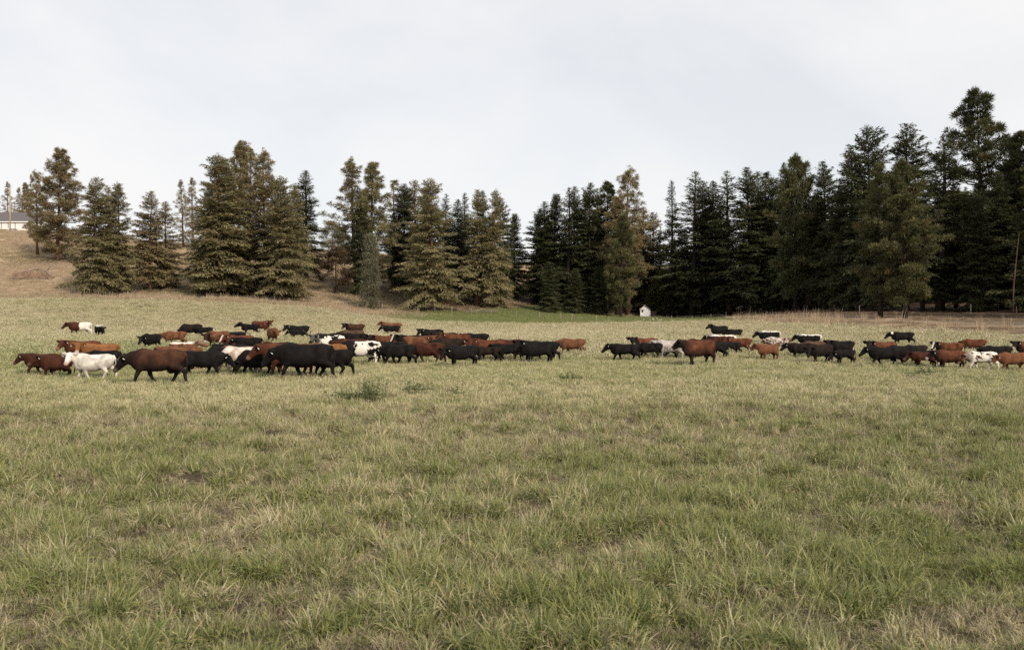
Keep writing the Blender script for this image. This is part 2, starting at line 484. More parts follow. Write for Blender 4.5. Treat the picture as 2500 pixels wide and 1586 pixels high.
def scatter(name, x, y, idx, scl, green, tilt=0.25, squash=None):
    n = len(x)
    me = bpy.data.meshes.new(name)
    me.vertices.add(n)
    co = np.stack([x, y, ground_z(x, y)], -1).astype(np.float32)
    me.vertices.foreach_set('co', co.ravel())
    a = me.attributes.new('idx', 'INT', 'POINT'); a.data.foreach_set('value', idx.astype(np.int32))
    rot = np.stack([rng.normal(0, tilt, n), rng.normal(0, tilt, n), rng.random(n) * 6.283], -1).astype(np.float32)
    a = me.attributes.new('rot', 'FLOAT_VECTOR', 'POINT'); a.data.foreach_set('vector', rot.ravel())
    sv = np.stack([scl, scl, scl * (squash if squash is not None else 1.0)], -1).astype(np.float32)
    a = me.attributes.new('scl', 'FLOAT_VECTOR', 'POINT'); a.data.foreach_set('vector', sv.ravel())
    a = me.attributes.new('green', 'FLOAT', 'POINT'); a.data.foreach_set('value', green.astype(np.float32))
    o = link(name, me)
    md = o.modifiers.new('scatter', 'NODES'); md.node_group = ng
    return o
def wedge(d0, d1, density, m=0.62, pad=2.5):
    """random points in the view wedge between two depths"""
    w1 = m * d1 + pad
    n = int((d1 - d0) * 2 * w1 * density)
    y = d0 + (d1 - d0) * rng.random(n)
    x = (rng.random(n) * 2 - 1) * w1
    k = np.abs(x) < m * y + pad
    return x[k], y[k]

X, Y, I, S, G, Q = [], [], [], [], [], []
def put(x, y, i, s, g, q):
    X.append(x); Y.append(y); I.append(i); S.append(s); G.append(g); Q.append(q)
for d0, d1, dens in ((5.5, 14, 82), (14, 24, 56), (24, 34, 36)):
    x, y = wedge(d0, d1, dens)
    hum = fbm(x, y, 0.8, 41)
    g = greenness(x, y) + rng.normal(0, 0.22, len(x)) - 0.35 * bareness(x, y)
    hol = sstep(fbm(x, y, 0.55, 47, 2), 0.30, 0.46)
    keep = rng.random(len(x)) > 0.36 * (1 - hol) * (1 - bareness(x, y))
    x, y, hum, g = x[keep], y[keep], hum[keep], g[keep]
    u = rng.random(len(x))
    cl = sstep(fbm(x, y, 0.55, 47, 2), 0.40, 0.62)
    cl = cl * (1 - 0.9 * bareness(x, y))
    i = np.where(u < 0.16 + 0.66 * cl, rng.integers(0, 4, len(x)), np.where(u < 0.95, rng.integers(4, 7, len(x)), 7))
    g = g + 0.30 * (cl - 0.42)
    s = (0.42 + 0.28 * hum + 0.55 * cl + 0.5 * rng.random(len(x)) ** 2) * (1 - 0.15 * bareness(x, y))
    put(x, y, i, s, np.clip(g, 0, 1), 0.55 + 0.35 * hum + 0.35 * cl)
x, y = wedge(30, 62, 22)
hum = fbm(x, y, 1.4, 41)
put(x, y, rng.integers(8, 11, len(x)), 0.75 + 0.35 * rng.random(len(x)), np.clip(greenness(x, y) + rng.normal(0, 0.20, len(x)), 0, 1), 0.6 + 0.7 * hum)
x, y = wedge(58, 172, 4.3, 0.68)
zp_, zl_, zd_, zw_ = zones(x, y)
kk = rng.random(len(x)) < zp_
x, y = x[kk], y[kk]
hum = fbm(x, y, 2.5, 41)
put(x, y, rng.integers(11, 13, len(x)), 0.85 + 0.4 * rng.random(len(x)), np.clip(greenness(x, y) + rng.normal(0, 0.10, len(x)), 0, 1), 0.6 + 0.7 * hum)
pg = scatter('pasture_grass', np.concatenate(X), np.concatenate(Y), np.concatenate(I), np.concatenate(S), np.concatenate(G), 0.36, np.concatenate(Q))
tag(pg, 'straw and green pasture grass covering the whole flat field', 'grass', kind='stuff')

x, y = wedge(135, 215, 2.4, 0.66)
zp_, zl_, zd_, zw_ = zones(x, y)
k1 = rng.random(len(x)) < zl_
o = scatter('lush_grass', x[k1], y[k1], rng.integers(13, 15, k1.sum()), 0.8 + 0.5 * rng.random(k1.sum()), np.full(k1.sum(), 0.8), 0.15)
tag(o, 'bright green short grass strip at the foot of the wood', 'grass', kind='stuff')
x, y = wedge(80, 300, 1.5, 0.74)
zp_, zl_, zd_, zw_ = zones(x, y)
k1 = rng.random(len(x)) < np.clip(zd_ + 0.15 * zw_, 0, 1) * (1 - 0.72 * sstep(col_of(x, y), 1820, 1980))
x, y = x[k1], y[k1]
u = rng.random(len(x))
i = np.where(u < 0.985, rng.integers(15, 17, len(x)), rng.integers(17, 19, len(x)))
o = scatter('hillside_grass', x, y, i, (0.7 + 0.6 * rng.random(len(x))) * (1 - 0.5 * sstep(col_of(x, y), 1750, 1900)), np.clip((fbm(x, y, 14, 52) - 0.42) * 1.8, 0, 1), 0.15)
tag(o, 'dry tan grass on the slope behind the fence and under the trees', 'grass', kind='stuff')
# tall bleached stalks along the bank on the right and the fence line on the left
bx, by = [], []
for a, b, n, w in ((1790, 2060, 80, 5.0), (2060, 2520, 30, 9.0), (-60, 900, 260, 1.6)):
    c_ = a + (b - a) * rng.random(n)
    e = np.interp(c_, [q[0] for q in _fe], [q[1] for q in _fe]) + np.abs(rng.normal(0, w, n)) + 0.6
    bx.append((c_ - HX) / FPX * e); by.append(e)
bx, by = np.concatenate(bx), np.concatenate(by)
o = scatter('bank_grass', bx, by, rng.integers(17, 19, len(bx)), 0.6 + 0.8 * rng.random(len(bx)), np.clip(rng.normal(0.05, 0.15, len(bx)), 0, 1), 0.12)
tag(o, 'tall bleached grass stalks along the bank at the field edge', 'grass', kind='stuff')
# ------------------------------------------------------------------ trees
def unit(v):
    return v / np.maximum(np.linalg.norm(v, axis=-1, keepdims=True), 1e-9)
def sprays_mesh(name, P, D, L, W, r, tint):
    """narrow folded leaf shapes: base point, direction, length, width"""
    n = len(P)
    D = unit(D)
    P = P.copy(); P[:, 2] = np.maximum(P[:, 2], 0.25); D[:, 2] = np.where(P[:, 2] < 0.8, np.maximum(D[:, 2], -0.1), D[:, 2])
    up = unit(np.stack([r.normal(0, 0.55, n), r.normal(0, 0.55, n), np.ones(n)], -1))
    S = unit(np.cross(D, up))
    U = np.cross(S, D)
    L, W = L[:, None], W[:, None]
    mid = P + D * L * 0.45 + U * W * 0.35
    v = np.stack([P, mid - S * W, P + D * L, mid + S * W], 1).reshape(-1, 3)
    f = np.arange(4 * n).reshape(n, 4)
    c = np.repeat(np.stack([r.random(n), tint, np.zeros(n)], -1), 4, 0)
    return np_mesh(name, v, f, c, attr='leaf')

def trunk_mb(H, r0, bend, r, top=0.98):
    zs = np.linspace(0, top * H, 9)
    bx = np.cumsum(r.normal(0, bend, 9)); by = np.cumsum(r.normal(0, bend, 9)); bx[0] = by[0] = 0
    pts = [(bx[i], by[i], zs[i]) for i in range(9)]
    pts[0] = (0, 0, -0.6)
    rad = [r0 * (1.25 if i == 0 else 1.0) * (1 - zs[i] / H) ** 0.85 + 0.015 for i in range(9)]
    mb = MB(); mb.tube(pts, rad, 8)
    def axis(z): return np.array([np.interp(z, zs, bx), np.interp(z, zs, by), z])
    return mb, axis, lambda z: float(np.interp(z, zs, rad))

def spruce(name, seed, H=22.0, Rm=4.0, nb=230, t0=0.05, dens=1.0, power=0.85, gap=0.07, droop=0.5, spray=(0.44, 0.066), bare=0.0, fill=1.0):
    """layered conifer with drooping branches; trunk and crown meshes"""
    r = np.random.default_rng(seed)
    mb, axis, rad = trunk_mb(H, H * 0.0125, 0.04, r)
    Ps, Ds, Ls, Ws, Ts = [], [], [], [], []
    lob = r.random(3) * 6.28
    hole = [(r.uniform(0.25, 0.85), r.uniform(0, 6.28)) for _ in range(int(gap * 60))]
    for k in range(nb):
        u = (k + r.random()) / nb
        t = t0 + (0.995 - t0) * u ** 0.95
        az = k * 2.39996 + r.normal(0, 0.35)
        if r.random() < gap: continue
        if any(abs(t - ht) < 0.035 and math.cos(az - ha) > 0.55 for ht, ha in hole): continue
        prof = (1 - t) ** power * min(1.0, 0.5 + (t - t0) / 0.16)
        L = Rm * prof * (0.52 + 0.72 * r.random() ** 1.3) * (1 + 0.16 * math.sin(az + lob[0]) + 0.14 * math.sin(2 * az + lob[1] + 7 * t) + 0.14 * math.sin(3 * az + 17 * t + lob[2])) + 0.06
        sl = spray[0] * min(1.0, 0.30 + L / 2.2)
        sw = spray[1] * min(1.0, 0.45 + L / 2.6)
        el = math.radians(-18 + 64 * t ** 1.6 + r.normal(0, 13))
        o = axis(t * H)
        h = np.array([math.cos(az), math.sin(az), 0.0])
        sd = np.array([-h[1], h[0], 0.0])
        ns = max(3, int(L / 0.26 * dens) + 1)
        s = np.linspace(0.15 if r.random() > bare else 0.45, 1.0, ns)
        drp = droop * (1 - t)
        def pt(q): return o + h * (L * q * math.cos(el))[..., None] + np.array([0, 0, 1.0]) * (L * q * math.sin(el) - drp * L * 0.28 * q * q + 0.10 * L * drp * q ** 4)[..., None]
        q = s
        C = pt(q)
        tang = unit(pt(q + 0.03) - pt(q - 0.03))
        if L > 1.0:
            pp = [tuple(o), tuple(pt(np.array([0.45]))[0]), tuple(pt(np.array([0.85]))[0])]
            rr = 0.010 + 0.012 * L
            mb.tube(pp, [min(rr, rad(t * H) * 0.6), rr * 0.6, 0.010], 3, False)
        bt = r.random() * 0.6
        for sg in (-1, 1):
            l2 = (0.10 + 0.46 * L * (1 - q * 0.80)) * (0.6 + 0.7 * r.random(ns))
            l2 = np.minimum(l2, 1.5)
            d2 = unit(tang * 0.75 + sd * sg * 0.9 + np.array([0, 0, -0.20 * drp]) + r.normal(0, 0.12, (ns, 3)))
            m = max(1, int(round((1.0 + L * 0.85) * fill)))
            for j in range(m + 1):
                fr = j / (m + 0.6)
                p = C + d2 * (l2 * fr)[:, None] + np.array([0, 0, -1.0]) * (0.18 * l2 * fr * fr)[:, None] + r.normal(0, 0.09, (ns, 3))
                sel = r.random(ns) < 0.92
                Ps.append(p[sel]); Ds.append((d2 + tang * 0.5 * r.random((ns, 1)) + np.array([0, 0, -0.22]) + r.normal(0, 0.33, (ns, 3)))[sel])
                Ls.append((sl * (0.6 + 0.75 * r.random(ns)))[sel]); Ws.append((sw * (0.7 + 0.7 * r.random(ns)))[sel])
                Ts.append(np.clip(bt + 0.4 * r.random(ns), 0, 1)[sel])
        Ps.append(C); Ds.append(tang + np.array([0, 0, 0.15]) + r.normal(0, 0.3, C.shape)); Ls.append(sl * (0.7 + 0.6 * r.random(ns))); Ws.append(sw * (0.8 + 0.5 * r.random(ns))); Ts.append(np.full(ns, bt))
    n = 16                                              # leader
    z = H * (0.965 + 0.035 * r.random(n)); a = r.random(n) * 6.28
    Ps.append(np.stack([axis(q) for q in z])); Ds.append(np.stack([np.cos(a) * 0.5, np.sin(a) * 0.5, 1.0 + 0 * a], -1)); Ls.append(0.15 + 0.2 * r.random(n)); Ws.append(np.full(n, 0.03)); Ts.append(r.random(n))
    crown = sprays_mesh(name + '_crown', *[np.concatenate(q) for q in (Ps, Ds, Ls, Ws)], r, np.concatenate(Ts))
    return mb.mesh(name + '_trunk', True), crown, H, Rm

def pine(name, seed, H=26.0, Rm=4.2, nb=85, t0=0.25, clump=0.85, per=52, peak=0.35, dead=10, fill=1.0):
    """open conifer with needle clumps at the branch ends"""
    r = np.random.default_rng(seed)
    mb, axis, rad = trunk_mb(H, H * 0.0145, 0.07, r)
    Ps, Ds, Ls, Ws, Ts = [], [], [], [], []
    def clump_at(c, d, size, tint):
        n = int(per * (0.6 + 0.8 * r.random()))
        v = unit(r.normal(0, 1, (n, 3)) + d * 0.75 + np.array([0, 0, 0.25]))
        st = c + v * (size * 0.38 * r.random(n))[:, None] * np.array([1.15, 1.15, 0.8])
        Ps.append(st); Ds.append(v); Ls.append(size * (0.38 + 0.34 * r.random(n))); Ws.append(size * (0.028 + 0.030 * r.random(n)))
        Ts.append(np.clip(tint + r.normal(0, 0.13, n), 0, 1))
    for k in range(nb):
        t = t0 + (0.97 - t0) * ((k + r.random()) / nb)
        az = k * 2.39996 + r.normal(0, 0.5)
        u = (t - t0) / (1 - t0)
        prof = (0.45 + 0.55 * min(1, u / peak)) * (1 - max(0, (u - peak) / (1 - peak)) ** 1.35) + 0.06
        L = Rm * prof * (0.34 + 0.85 * r.random())
        el = math.radians(-12 + 55 * u + r.normal(0, 9))
        o = axis(t * H)
        h = np.array([math.cos(az) * math.cos(el), math.sin(az) * math.cos(el), math.sin(el)])
        sd = np.array([-math.sin(az), math.cos(az), 0.0])
        p1 = o + h * L * 0.5 + np.array([0, 0, -0.06 * L])
        p2 = o + h * L + np.array([0, 0, 0.14 * L])
        rr = 0.02 + 0.02 * L
        mb.tube([tuple(o), tuple(p1), tuple(p2)], [rr, rr * 0.65, 0.018], 5, False)
        tint = r.random()
        m = max(2, int(2 + L * 1.5 * fill))
        for j in range(m):
            q = 0.40 + 0.60 * (j + 0.3 + 0.6 * r.random()) / m
            c0 = o + h * L * q + np.array([0, 0, 0.14 * L * q * q])
            off = sd * r.normal(0, 0.30) * L * 0.6 + np.array([0, 0, r.normal(0.12, 0.22)])
            c1 = c0 + off
            if np.linalg.norm(off) > 0.35:
                mb.tube([tuple(c0), tuple(c1)], [0.03, 0.015], 4, False)
            clump_at(c1, unit(h + off * 0.3), clump * (0.75 + 0.5 * r.random()), tint * 0.7 + 0.3 * r.random())
        clump_at(p2, h, clump, tint)
    for _ in range(6):
        clump_at(axis(H * (0.93 + 0.07 * r.random())) + r.normal(0, 0.15, 3), np.array([0, 0, 1.0]), clump * 0.8, r.random())
    for k in range(dead):
        z = H * (0.06 + (t0 + 0.02) * r.random()); az = r.random() * 6.28; L = Rm * (0.25 + 0.45 * r.random())
        o = axis(z); e = o + np.array([math.cos(az) * L, math.sin(az) * L, -0.25 * L * r.random()])
        mb.tube([tuple(o), tuple((o + e) / 2 + np.array([0, 0, 0.1])), tuple(e)], [0.035, 0.024, 0.01], 4, False)
    crown = sprays_mesh(name + '_crown', *[np.concatenate(q) for q in (Ps, Ds, Ls, Ws)], r, np.concatenate(Ts))
    return mb.mesh(name + '_trunk', True), crown, H, Rm

def bushy(name, seed, H, Rm, n, shape, leaf=(0.22, 0.09), hang=0.0, stems=5, low=0.0):
    """leafy mass: shape(t)=relative radius at relative height t"""
    r = np.random.default_rng(seed)
    mb = MB()
    Ps, Ds, Ls, Ws, Ts = [], [], [], [], []
    nl = max(30, n // 90)
    for k in range(nl):
        t = low + (1 - low) * r.random() ** 0.9
        a = r.random() * 6.28
        rad = Rm * shape(t) * (0.45 + 0.55 * math.sqrt(r.random())) * (0.85 + 0.3 * r.random())
        c = np.array([math.cos(a) * rad, math.sin(a) * rad, t * H])
        m = n // nl
        sz = 0.16 * Rm + 0.12 * H * 0.25
        p = c + r.normal(0, 1, (m, 3)) * np.array([sz, sz, sz * (0.7 + hang)]) * 0.55
        p[:, 2] = np.maximum(p[:, 2], 0.05)
        out = unit(p - np.array([0, 0, t * H * 0.6]))
        Ps.append(p); Ds.append(out * 0.7 + r.normal(0, 0.5, (m, 3)) + np.array([0, 0, 0.35 - 1.5 * hang]))
        Ls.append(leaf[0] * (0.6 + 0.8 * r.random(m))); Ws.append(leaf[1] * (0.6 + 0.8 * r.random(m))); Ts.append(np.clip(r.random() * 0.6 + 0.4 * r.random(m), 0, 1))
        if k < stems * 4:
            mb.tube([(r.normal(0, 0.08 * Rm), r.normal(0, 0.08 * Rm), 0.25 * H * t * r.random()), tuple(c * np.array([.45, .45, .6])), tuple(c)], [0.028, 0.02, 0.008], 4, False)
    mb.tube([(0, 0, -0.5), (0.05, 0.02, H * 0.3), (0.0, 0.08, H * 0.85)], [0.045 * Rm + 0.03, 0.035 * Rm + 0.02, 0.015], 7)
    crown = sprays_mesh(name + '_crown', *[np.concatenate(q) for q in (Ps, Ds, Ls, Ws)], r, np.concatenate(Ts))
    return mb.mesh(name + '_trunk', True), crown, H, Rm

def leaf_material(name, stops, rusty=0.0):
    t = NT(name)
    lf = t.n('SeparateColor', None, Color=t.n('Attribute', dict(attribute_name='leaf')).outputs['Color'])
    rnd = t.n('ObjectInfo').outputs['Random']
    v = t.math('ADD', t.math('MULTIPLY', lf.outputs[0], 0.35), t.math('MULTIPLY', lf.outputs[1], 0.65))
    c = t.colors(v, stops)
    c = t.mix(t.math('MULTIPLY', rnd, 0.35), c, t.mix(0.5, c, (0.055, 0.05, 0.022)))
    if rusty:
        ob = t.n('TexCoord').outputs['Object']
        nz = t.noise(ob, 0.45, 1.0, 0.4)
        c = t.mix(t.ramp(nz, 0.62, 0.70, 0, rusty), c, (0.20, 0.085, 0.04))
    d = t.pbr(c, 0.7, 0.15)
    tr = t.n('BsdfTranslucent', None, Color=c).outputs[0]
    mx = t.n('MixShader', None, Fac=0.25)
    t.t.links.new(d, mx.inputs[1]); t.t.links.new(tr, mx.inputs[2])
    return t.out(mx.outputs[0])
M_OLIVE = leaf_material('olive_needles', [(0.1, (0.154, 0.140, 0.072)), (0.5, (0.280, 0.248, 0.130)), (0.9, (0.358, 0.308, 0.168))])
M_TAWNY = leaf_material('tawny_needles', [(0.1, (0.153, 0.131, 0.069)), (0.5, (0.289, 0.239, 0.127)), (0.9, (0.359, 0.293, 0.163))], 0.35)
M_DARK = leaf_material('dark_needles', [(0.1, (0.044, 0.051, 0.026)), (0.5, (0.090, 0.097, 0.048)), (0.9, (0.160, 0.159, 0.078))])
M_PINE = leaf_material('pine_needles', [(0.1, (0.060, 0.066, 0.030)), (0.5, (0.120, 0.122, 0.055)), (0.9, (0.21, 0.20, 0.092))], 0.5)
M_DPINE = leaf_material('dark_pine_needles', [(0.1, (0.042, 0.051, 0.022)), (0.5, (0.088, 0.096, 0.042)), (0.9, (0.160, 0.160, 0.072))], 0.3)
M_GREY = leaf_material('grey_foliage', [(0.1, (0.10, 0.10, 0.065)), (0.5, (0.17, 0.165, 0.11)), (0.9, (0.26, 0.245, 0.175))])
M_BROWNB = leaf_material('brown_leaves', [(0.1, (0.042, 0.031, 0.020)), (0.5, (0.084, 0.059, 0.036)), (0.9, (0.140, 0.098, 0.056))])
M_WILLOW = leaf_material('willow_leaves', [(0.1, (0.049, 0.059, 0.017)), (0.5, (0.112, 0.119, 0.035)), (0.9, (0.210, 0.196, 0.063))])
M_BUSH = leaf_material('bush_leaves', [(0.1, (0.024, 0.036, 0.013)), (0.5, (0.051, 0.069, 0.024)), (0.9, (0.090, 0.112, 0.042))])
def bark(name, a, b):
    t = NT(name)
    ob = t.n('TexCoord').outputs['Object']
    mpn = t.n('Mapping', None, Vector=ob); mpn.inputs['Scale'].default_value = (6, 6, 1.2)
    nz = t.noise(mpn.outputs[0], 1.6, 5.0, 0.65)
    return t.out(t.pbr(t.mix(t.ramp(nz, 0.35, 0.65), a, b), 0.9, 0.1, t.bump(nz, 0.6, 0.05)))
M_BARK = bark('fir_bark', (0.05, 0.034, 0.024), (0.15, 0.105, 0.075))
M_BARKP = bark('pine_bark', (0.075, 0.042, 0.026), (0.22, 0.13, 0.085))
M_BARKD = bark('dark_bark', (0.018, 0.014, 0.012), (0.06, 0.045, 0.036))
M_DEADW = bark('dead_wood', (0.12, 0.095, 0.075), (0.30, 0.25, 0.205))

KIND = {}
def reg(key, meshes, leafm, barkm): KIND[key] = meshes + (leafm, barkm)
reg('spruce1', spruce('spruce1', 1, 22, 4.6, 330, droop=0.75, power=0.56, fill=1.3), M_OLIVE, M_BARKP)
reg('spruce2', spruce('spruce2', 2, 24, 4.3, 360, droop=0.65, power=0.50, fill=1.3), M_OLIVE, M_BARKP)
reg('spruce3', spruce('spruce3', 3, 20, 3.4, 300, droop=0.6, gap=0.09, power=0.58, fill=1.4), M_TAWNY, M_BARKP)
reg('spruce4', spruce('spruce4', 4, 23, 5.0, 320, droop=0.8, power=0.50, gap=0.08, t0=0.09, fill=1.3), M_OLIVE, M_BARKP)
reg('spruce5', spruce('spruce5', 14, 22, 4.0, 310, droop=0.7, power=0.55, t0=0.12, gap=0.09, fill=1.4), M_TAWNY, M_BARKP)
reg('fir1', spruce('fir1', 5, 24, 3.4, 340, droop=0.45, t0=0.09, gap=0.05, power=0.62, fill=1.6), M_DARK, M_BARKD)
reg('fir2', spruce('fir2', 6, 25, 3.9, 360, droop=0.5, t0=0.11, power=0.53, gap=0.05, fill=1.5), M_DARK, M_BARKD)
reg('fir3', spruce('fir3', 7, 24, 3.0, 270, droop=0.4, t0=0.15, gap=0.12, power=0.7, fill=1.6), M_DARK, M_BARKD)
reg('fir4', spruce('fir4', 8, 25, 3.5, 260, droop=0.5, t0=0.12, gap=0.13, bare=0.25, power=0.7, fill=1.5), M_DARK, M_BARKD)
reg('fir5', spruce('fir5', 9, 22, 4.5, 350, droop=0.5, power=0.52, t0=0.04, gap=0.03, fill=1.2), M_DARK, M_BARKD)
reg('pine1', pine('pine1', 21, 27, 5.0, 105, 0.12, 1.0, 56, 0.30), M_TAWNY, M_BARKP)
reg('pine2', pine('pine2', 22, 26, 4.0, 84, 0.20, 0.85, 46, 0.32), M_TAWNY, M_BARKP)
reg('pine3', pine('pine3', 23, 24, 5.4, 120, 0.10, 1.0, 64, 0.33, dead=34), M_PINE, M_BARKD)
reg('pine4', pine('pine4', 24, 31, 7.2, 72, 0.20, 1.2, 62, 0.28, dead=20), M_DPINE, M_BARKD)
reg('pine5', pine('pine5', 25, 26, 3.6, 60, 0.25, 0.72, 40, 0.40, fill=0.8), M_TAWNY, M_BARKP)
reg('pine6', pine('pine6', 26, 27, 4.6, 105, 0.12, 0.95, 56, 0.33), M_DPINE, M_BARKD)
reg('pine8', pine('pine8', 43, 24, 3.9, 92, 0.05, 0.75, 28, 0.25, fill=0.8), M_TAWNY, M_BARKP)
reg('pine7', pine('pine7', 41, 25, 5.6, 135, 0.07, 0.95, 54, 0.22), M_TAWNY, M_BARKP)
reg('juniper', bushy('juniper', 31, 11.5, 2.2, 15000, lambda t: (1 - t) ** 0.85 * (0.72 + 0.9 * max(0, 0.25 - t)), (0.30, 0.05)), M_GREY, M_BARK)
reg('darkbush', bushy('darkbush', 32, 6.5, 2.5, 7000, lambda t: math.sin(math.pi * min(1, (t * 0.92 + 0.06))) ** 0.7, (0.22, 0.07), low=0.14), M_BROWNB, M_BARKD)
reg('greytree', bushy('greytree', 33, 9, 3.6, 9000, lambda t: math.sin(math.pi * (t * 0.85 + 0.12)) ** 0.6, (0.26, 0.09), low=0.1), M_GREY, M_BARKD)
reg('willow', bushy('willow', 34, 8, 3.3, 13000, lambda t: math.sin(math.pi * (t * 0.62 + 0.34)) ** 0.7, (0.34, 0.06), hang=0.55, low=0.02), M_WILLOW, M_BARKD)
reg('bush', bushy('bush', 35, 3.6, 2.6, 6000, lambda t: math.sin(math.pi * (t * 0.7 + 0.28)) ** 0.6, (0.22, 0.08)), M_BUSH, M_BARKD)

def tree(px, D, top, kind, label, wid=1.0, group=None, name=None, cat='tree', leafm=None, yaw=None):
    """a tree whose tip stands at picture row `top`, rooted in the ground at that depth"""
    tm, cm, H, Rm, lm, bm = KIND[kind]
    x, y, z = at(px, D)
    h = CAMH + (HY - top) * D / FPX - z
    sz = h / H
    nm = name or {'s': 'spruce_tree', 'f': 'fir_tree', 'p': 'pine_tree'}[kind[0]]
    root = bpy.data.objects.new(nm, None)
    COL.objects.link(root)
    root.location = (x, y, z)
    root.rotation_euler = (random.gauss(0, 0.018), random.gauss(0, 0.018), random.random() * 6.283 if yaw is None else yaw)
    wid *= {'s': 1.22, 'f': 1.16, 'p': 1.08}.get(kind[0], 1.0)
    root.scale = (sz * wid, sz * wid, sz)
    root.empty_display_size = 0.3
    tag(root, label, cat, group)
    for part, me, m in (('trunk', tm, bm), ('crown', cm, leafm or lm)):
        if len(me.materials) == 0: me.materials.append(m)
        o = bpy.data.objects.new(part, me)
        COL.objects.link(o)
        o.parent = root
        if me.materials[0] != m:
            o.material_slots[0].link = 'OBJECT'; o.material_slots[0].material = m
    return root

LT = 'trees on the left slope'; RT = 'trees of the dark wood on the right'; MT = 'trees of the middle clump'
# left slope
tree(141, 228, 363, 'pine7', 'tallest tawny pine at far left, standing highest on the slope beside the white barn', 1.12, LT)
tree(92, 238, 418, 'pine2', 'slimmer tawny pine half hidden behind the tall far left pine', 1.0, LT)
tree(20, 330, 444, 'pine8', 'thin distant pine behind the barn, just right of the utility pole foot', 1.0, LT)
tree(-6, 332, 462, 'fir4', 'distant conifer cut by the left picture edge behind the barn', 1.0, LT, leafm=M_TAWNY)
tree(46, 335, 458, 'pine8', 'short distant pine between the utility pole and the rounder pine behind the barn', 1.0, LT)
tree(64, 325, 447, 'pine1', 'rounder distant pine rising behind the right end of the barn roof', 0.9, LT)
tree(222, 176, 434, 'spruce1', 'broad olive spruce with drooping skirts and a short trunk by the left fence', 1.0, LT, yaw=0.6)
tree(290, 180, 449, 'spruce2', 'dense olive spruce right of the broad one, second from left at the fence', 0.95, LT)
tree(262, 190, 458, 'spruce3', 'narrow spruce squeezed behind the two front spruces at left', 1.1, LT)
tree(366, 186, 468, 'spruce5', 'spruce with bare leaning lower trunk at the right end of the left group', 1.12, LT)
tree(402, 190, 494, 'spruce3', 'sparse shorter spruce with twin trunk at the right edge of the left group', 1.25, LT)
tree(448, 275, 440, 'pine8', 'sparse see-through pine far behind the gap, left of the second clump', 1.0, LT)
tree(470, 272, 434, 'pine8', 'taller sparse pine far behind, touching the second clump on its left', 1.1, LT)
tree(508, 190, 470, 'spruce4', 'lower spruce with ragged dark left side on the second clump', 0.9, LT)
tree(524, 182, 380, 'spruce2', 'big dense spruce forming the left front of the second clump', 1.2, LT)
tree(545, 186, 387, 'spruce1', 'spruce whose tip stands just right of the big dense one', 1.05, LT)
tree(584, 196, 347, 'pine1', 'highest pine crown in the second clump', 0.85, LT)
tree(604, 199, 356, 'pine2', 'pine crown right beside the highest one in the second clump', 0.9, LT)
tree(643, 192, 369, 'pine2', 'tawny pine with narrow top at the right of the second clump', 1.15, LT)
tree(668, 190, 430, 'spruce3', 'slim spruce between the tawny pine and the broad front spruce', 1.2, LT)
tree(690, 180, 438, 'spruce4', 'broad low-skirted spruce at the right front of the second clump', 1.0, LT)
tree(712, 186, 452, 'spruce1', 'spruce with thin tip behind the right front of the second clump', 0.8, LT)
tree(748, 214, 417, 'fir1', 'lone dark fir with clean narrow spire right of the second clump', 1.35, LT)
tree(818, 197, 608, 'darkbush', 'small dark brown round leafed tree in the gap between clumps', 1.0, name='small_tree', cat='tree')
tree(812, 285, 545, 'greytree', 'pale grey-green rounded tree on the ridge behind the gap', 1.1, name='grey_tree', cat='tree')
tree(838, 288, 566, 'greytree', 'smaller pale grey-green tree on the ridge beside the roadside post', 0.9, name='grey_tree', cat='tree')
tree(905, 177, 578, 'juniper', 'pale grey columnar juniper alone in front of the middle clump', 1.0, name='juniper_tree', cat='tree')
# middle clump
tree(872, 206, 389, 'pine2', 'sparse tall pine leaning out at the left of the middle clump', 1.25, MT)
tree(908, 201, 397, 'pine6', 'dense tall pine second from left in the middle clump', 1.1, MT, leafm=M_OLIVE)
tree(886, 198, 500, 'fir5', 'dark low conifer under the tall pines, left of the middle clump', 0.85, MT)
tree(960, 216, 438, 'pine5', 'thin topped pine behind, centre left of the middle clump', 1.2, MT)
tree(984, 210, 449, 'fir2', 'dark fir left of centre in the middle clump', 1.2, MT)
tree(1011, 213, 442, 'spruce3', 'narrow spired spruce behind the pale olive spruce of the middle clump', 1.1, MT)
tree(1037, 196, 459, 'spruce2', 'spruce tip just left of the pale olive spruce', 0.9, MT)
tree(1058, 181, 443, 'spruce4', 'pale olive spruce with bare straight trunk in front of the middle clump', 1.05, MT, yaw=2.0)
tree(1086, 206, 474, 'fir4', 'ragged dark fir right behind the pale olive spruce', 1.2, MT)
tree(1119, 204, 487, 'fir1', 'dark fir left of the bare-trunked one in the middle clump', 1.2, MT)
tree(1133, 214, 471, 'fir3', 'thin fir peeping up behind the right half of the middle clump', 1.1, MT)
tree(1163, 194, 464, 'spruce5', 'conifer with long bare arched side branches on the right of the middle clump', 0.95, MT, leafm=M_OLIVE)
tree(1186, 202, 466, 'fir1', 'fir tip between two taller ones at the right of the middle clump', 1.1, MT)
tree(1203, 193, 466, 'spruce2', 'dense pointed spruce at the right front of the middle clump', 0.72, MT)
tree(1220, 203, 484, 'fir2', 'fir on the right shoulder of the middle clump', 1.0, MT)
tree(1256, 216, 523, 'fir5', 'lone lower fir in the gap right of the middle clump', 0.85, MT)
